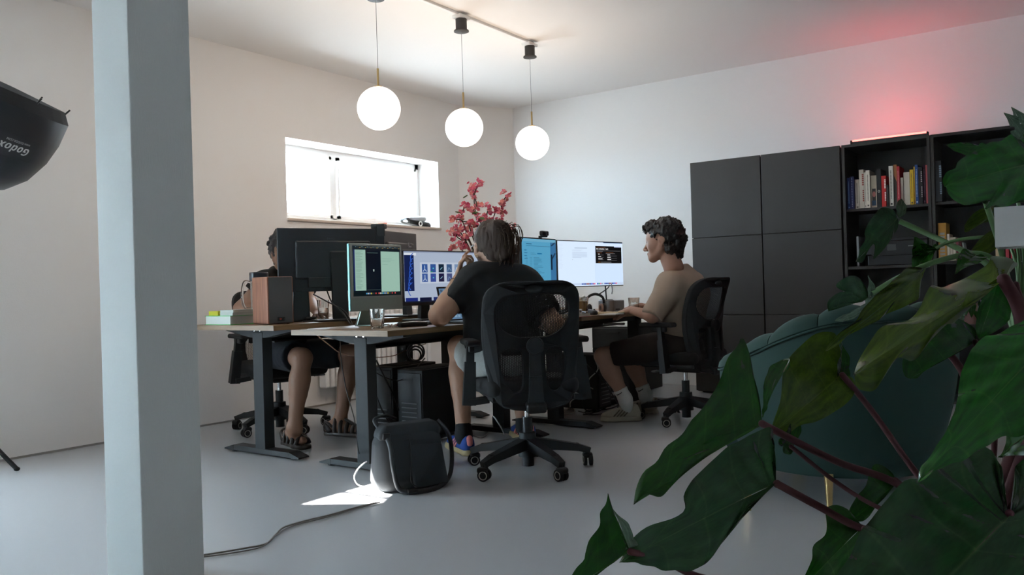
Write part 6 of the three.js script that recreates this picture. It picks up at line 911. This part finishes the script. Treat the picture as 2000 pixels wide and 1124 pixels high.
{ // split-leaf plant behind it
  const root = [-0.197,0.394,-2.746], g = thing('monstera', 'split leaf plant with green stalks in front of the bookshelves at right', 'plant');
  plantPot(g, root, 0.16, 0.34, mat([0.3, 0.29, 0.28], 0.6));
  mesh('stem', tube([[root[0], 0.3, root[2]], [root[0] + 0.02, 0.55, root[2]], [-0.194,0.775,-2.748]], 0.018, 24, 8), mat([0.06, 0.06, 0.03], 0.8), g);
  leafO(g, [-0.105,1.232,-2.628],[-0.279,1.172,-2.356],[0.785,0.264,0.561],[[0.224,-0.042],[0.267,0.118],[0.271,0.262],[0.240,0.373],[0.253,0.458],[0.217,0.585],[0.192,0.733],[0.161,0.818],[0.122,0.845],[0.111,0.925],[0.053,0.979]],[[-0.243,0.117],[-0.267,0.441],[-0.285,0.558],[-0.251,0.657],[-0.263,0.768],[-0.202,0.690],[-0.197,0.791],[-0.176,0.881],[-0.124,0.981],[-0.065,1.007]], 4, { fold: -0.06, droop: 0.15, quilt: 0.016 });
  leafO(g, [-0.242,1.289,-2.714],[-0.33,1.297,-2.59],[0.816,0.086,0.572],[[0.052,0.085],[0.088,0.225],[-0.010,0.343],[0.058,0.456],[0.057,0.712],[0.037,0.911]],[[-0.121,0.264],[-0.067,0.436],[-0.193,0.570],[-0.091,0.823],[-0.043,0.942]], 4, { fold: 0.15 });
  leafO(g, [-0.513,1.114,-2.828],[-0.603,0.985,-2.702],[0.65,0.248,0.719],[[0.141,-0.037],[0.280,0.042],[0.303,0.200],[0.282,0.410],[0.203,0.583],[0.148,0.636],[0.095,0.807],[0.035,0.882]],[[-0.102,0.115],[-0.138,0.349],[-0.171,0.603],[-0.162,0.778],[-0.012,0.605],[0.047,0.669],[-0.055,0.829],[-0.069,0.964]], 0, { fold: 0.1 });
  leafO(g, [-0.51,1.114,-2.83],[-0.489,1.168,-2.796],[0.63,-0.574,0.523],[[-0.283,0.533],[-0.281,0.974]],[[0.181,0.132],[0.260,0.563]], 3, { fold: 0.3 });
  leaf(g, [-0.421,1,-2.771],[-0.458,0.939,-2.695],[-0,0.779,0.627], 1, { w: 0.3, lobe: 0.3, fold: 0.4, wave: 0.08 });
  leaf(g, [-0.429,1.006,-2.765],[-0.441,1.036,-2.695],[0.258,-0.873,0.415], 1, { w: 0.45, lobe: 0.1, fold: 0.3 });
  leafO(g, [-0.524,0.873,-2.451],[-0.576,0.842,-2.341],[0.893,0.083,0.442],[[0.356,0.085],[0.561,0.231],[0.622,0.538],[0.522,0.764],[0.405,0.700],[0.256,0.357],[0.338,0.728],[0.210,0.966]],[[-0.031,0.139],[-0.006,0.386],[0.101,0.752]], 0, { fold: 0.1, droop: 0.3 });
  leafO(g, [-0.503,0.879,-2.466],[-0.562,0.812,-2.301],[0.949,-0.129,0.289],[[0.063,0.248],[0.015,0.442],[0.015,0.705],[0.024,0.908]],[[-0.075,-0.127],[-0.081,0.161],[-0.091,0.463],[-0.097,0.760]], 3, { fold: 0.1, quilt: 0.02 });
  leaf(g, [-0.52,0.879,-2.454],[-0.512,0.933,-2.435],[0.856,-0.279,0.436], 3, { w: 0.3, lobe: 0.1, fold: 0.3 });
  leaf(g, [-0.153,1.302,-2.593],[-0.179,1.344,-2.513],[0.685,-0.529,0.501], 3, { w: 0.34, lobe: 0.2, fold: 0.2, slots: 4 });
  leaf(g, [-0.161,1.332,-2.587],[-0.166,1.358,-2.523],[0.675,-0.668,0.313], 3, { w: 0.3, lobe: 0.1, fold: 0.2 });
  leafO(g, [-0.209,1.105,-2.676],[-0.281,1.076,-2.563],[0.672,0.491,0.555],[[0.140,0.135],[0.199,0.465],[0.154,0.746]],[[-0.099,0.275],[-0.092,0.648],[-0.110,1.067]], 2, { fold: 0.15, droop: 0.2 });
  leafO(g, [-0.222,1.071,-2.79],[-0.284,1.012,-2.684],[0.539,0.559,0.63],[[0.056,0.290],[0.073,0.667]],[[-0.243,0.383],[-0.285,0.858],[-0.182,1.160]], 2, { fold: 0.15, droop: 0.2 });
  leaf(g, [-0.154,1.173,-2.654],[-0.219,1.112,-2.546],[0.433,0.649,0.626], 0, { w: 0.34, lobe: 0.15, fold: 0.15 });
  leaf(g, [-0.279,0.982,-2.626],[-0.316,0.951,-2.539],[0.248,0.878,0.409], 1, { w: 0.36, lobe: 0.1, fold: 0.2 });
  const stalk = (pts, r) => mesh('stalk', tube([...pts, [-0.195,0.746,-2.747]], r, 40, 8), MStemG, g);
  stalk([[-0.508,1.105,-2.832], [-0.448,1.07,-2.849], [-0.359,1.019,-2.814], [-0.263,0.953,-2.785]], 0.0085); stalk([[-0.518,0.884,-2.456], [-0.453,0.93,-2.527], [-0.359,0.974,-2.606], [-0.266,0.986,-2.685], [-0.22,0.937,-2.729]], 0.008); stalk([[-0.421,1,-2.771], [-0.369,1.027,-2.783], [-0.302,1.039,-2.794], [-0.223,1.03,-2.789], [-0.191,0.95,-2.763]], 0.005);
  stalk([[-0.241,1.123,-2.53], [-0.231,1.063,-2.599], [-0.22,0.994,-2.668], [-0.203,0.863,-2.729]], 0.0075); stalk([[-0.133,1.224,-2.608], [-0.13,1.047,-2.708], [-0.174,0.833,-2.75]], 0.008); stalk([[-0.153,1.302,-2.593], [-0.132,1.249,-2.608], [-0.139,0.977,-2.726]], 0.005); stalk([[-0.202,1.111,-2.681], [-0.183,0.979,-2.744]], 0.005); stalk([[-0.242,1.289,-2.714], [-0.201,1.228,-2.731], [-0.171,0.979,-2.752]], 0.005);
}
{ // trailing plant and pale things on the shelf behind
  const b = [-0.454,0.653,-4.098], y = 0.58;
  const g = thing('trailing_plant', 'small trailing plant in a pink and white pot behind the armchair', 'plant', [[-0.757,0.701,-6.6][0], 0.581, -6.62]);
  mesh('pot', lathe([[0.001, 0], [0.07, 0], [0.085, 0.15], [0.078, 0.15], [0.065, 0.01], [0.001, 0.01]]), mat([0.55, 0.28, 0.25], 0.6), g);
  for (let i = 0; i < 16; i++) { const a = rnd(-0.6, 2.6), x = 0.1 * Math.sin(a) + rnd(-0.03, 0.03), z = 0.1 * Math.cos(a), y1 = rnd(0.04, 0.22); leaf(g, [x, y1, z], [x * 1.3, y1 - rnd(0.06, 0.1), z * 1.35], [Math.sin(a), 0.4, Math.cos(a)], 1, { w: 0.36, lobe: 0.15 }); }
  const v = thing('white_box', 'pale grey storage box on the low shelf behind the leaves', 'box', [[-0.649,0.628,-6.6][0], 0.581, -6.68]); mesh('box', rb(0.2, 0.24, 0.22, 0.006, 0, 0.12, 0), mat([0.5, 0.48, 0.48], 0.7), v); mesh('lid', rb(0.21, 0.03, 0.23, 0.006, 0, 0.235, 0), mat([0.55, 0.53, 0.53], 0.7), v);
  const w = thing('white_box', 'small pale box on the low shelf left of the leaves', 'box', [-1.46, 0.581, -6.62]); mesh('box', rb(0.1, 0.2, 0.18, 0.004, 0, 0.1, 0), mat([0.5, 0.46, 0.45], 0.7), w); mesh('lid', rb(0.106, 0.02, 0.186, 0.004, 0, 0.205, 0), mat([0.55, 0.36, 0.3], 0.7), w);
  // white square lamp shade at the right edge
  const c = [-0.096,1.041,-2.388], l = thing('floor_lamp', 'floor lamp with a plain white square shade at the right edge', 'lamp', [c[0], 0, c[2]], 0.06), W = 0.22;
  mesh('shade', [box(W, 0.095, 0.003, 0, c[1], W / 2), box(W, 0.095, 0.003, 0, c[1], -W / 2), box(0.003, 0.095, W - 0.003, W / 2 - 0.0015, c[1], 0), box(0.003, 0.095, W - 0.003, -W / 2 + 0.0015, c[1], 0)], mat([0.72, 0.72, 0.7], 0.8), l);
  mesh('shade_top', box(W - 0.006, 0.003, W - 0.006, 0, c[1] + 0.045, 0), MWhite, l); mesh('pole', rod([0.06, 0.02, 0], [0.06, c[1] + 0.04, 0], 0.008), MBlack, l); mesh('base', cyl(0.12, 0.12, 0.02, 0.06, 0.01, 0), MBlack, l);
}
renderer.render(scene, camera);
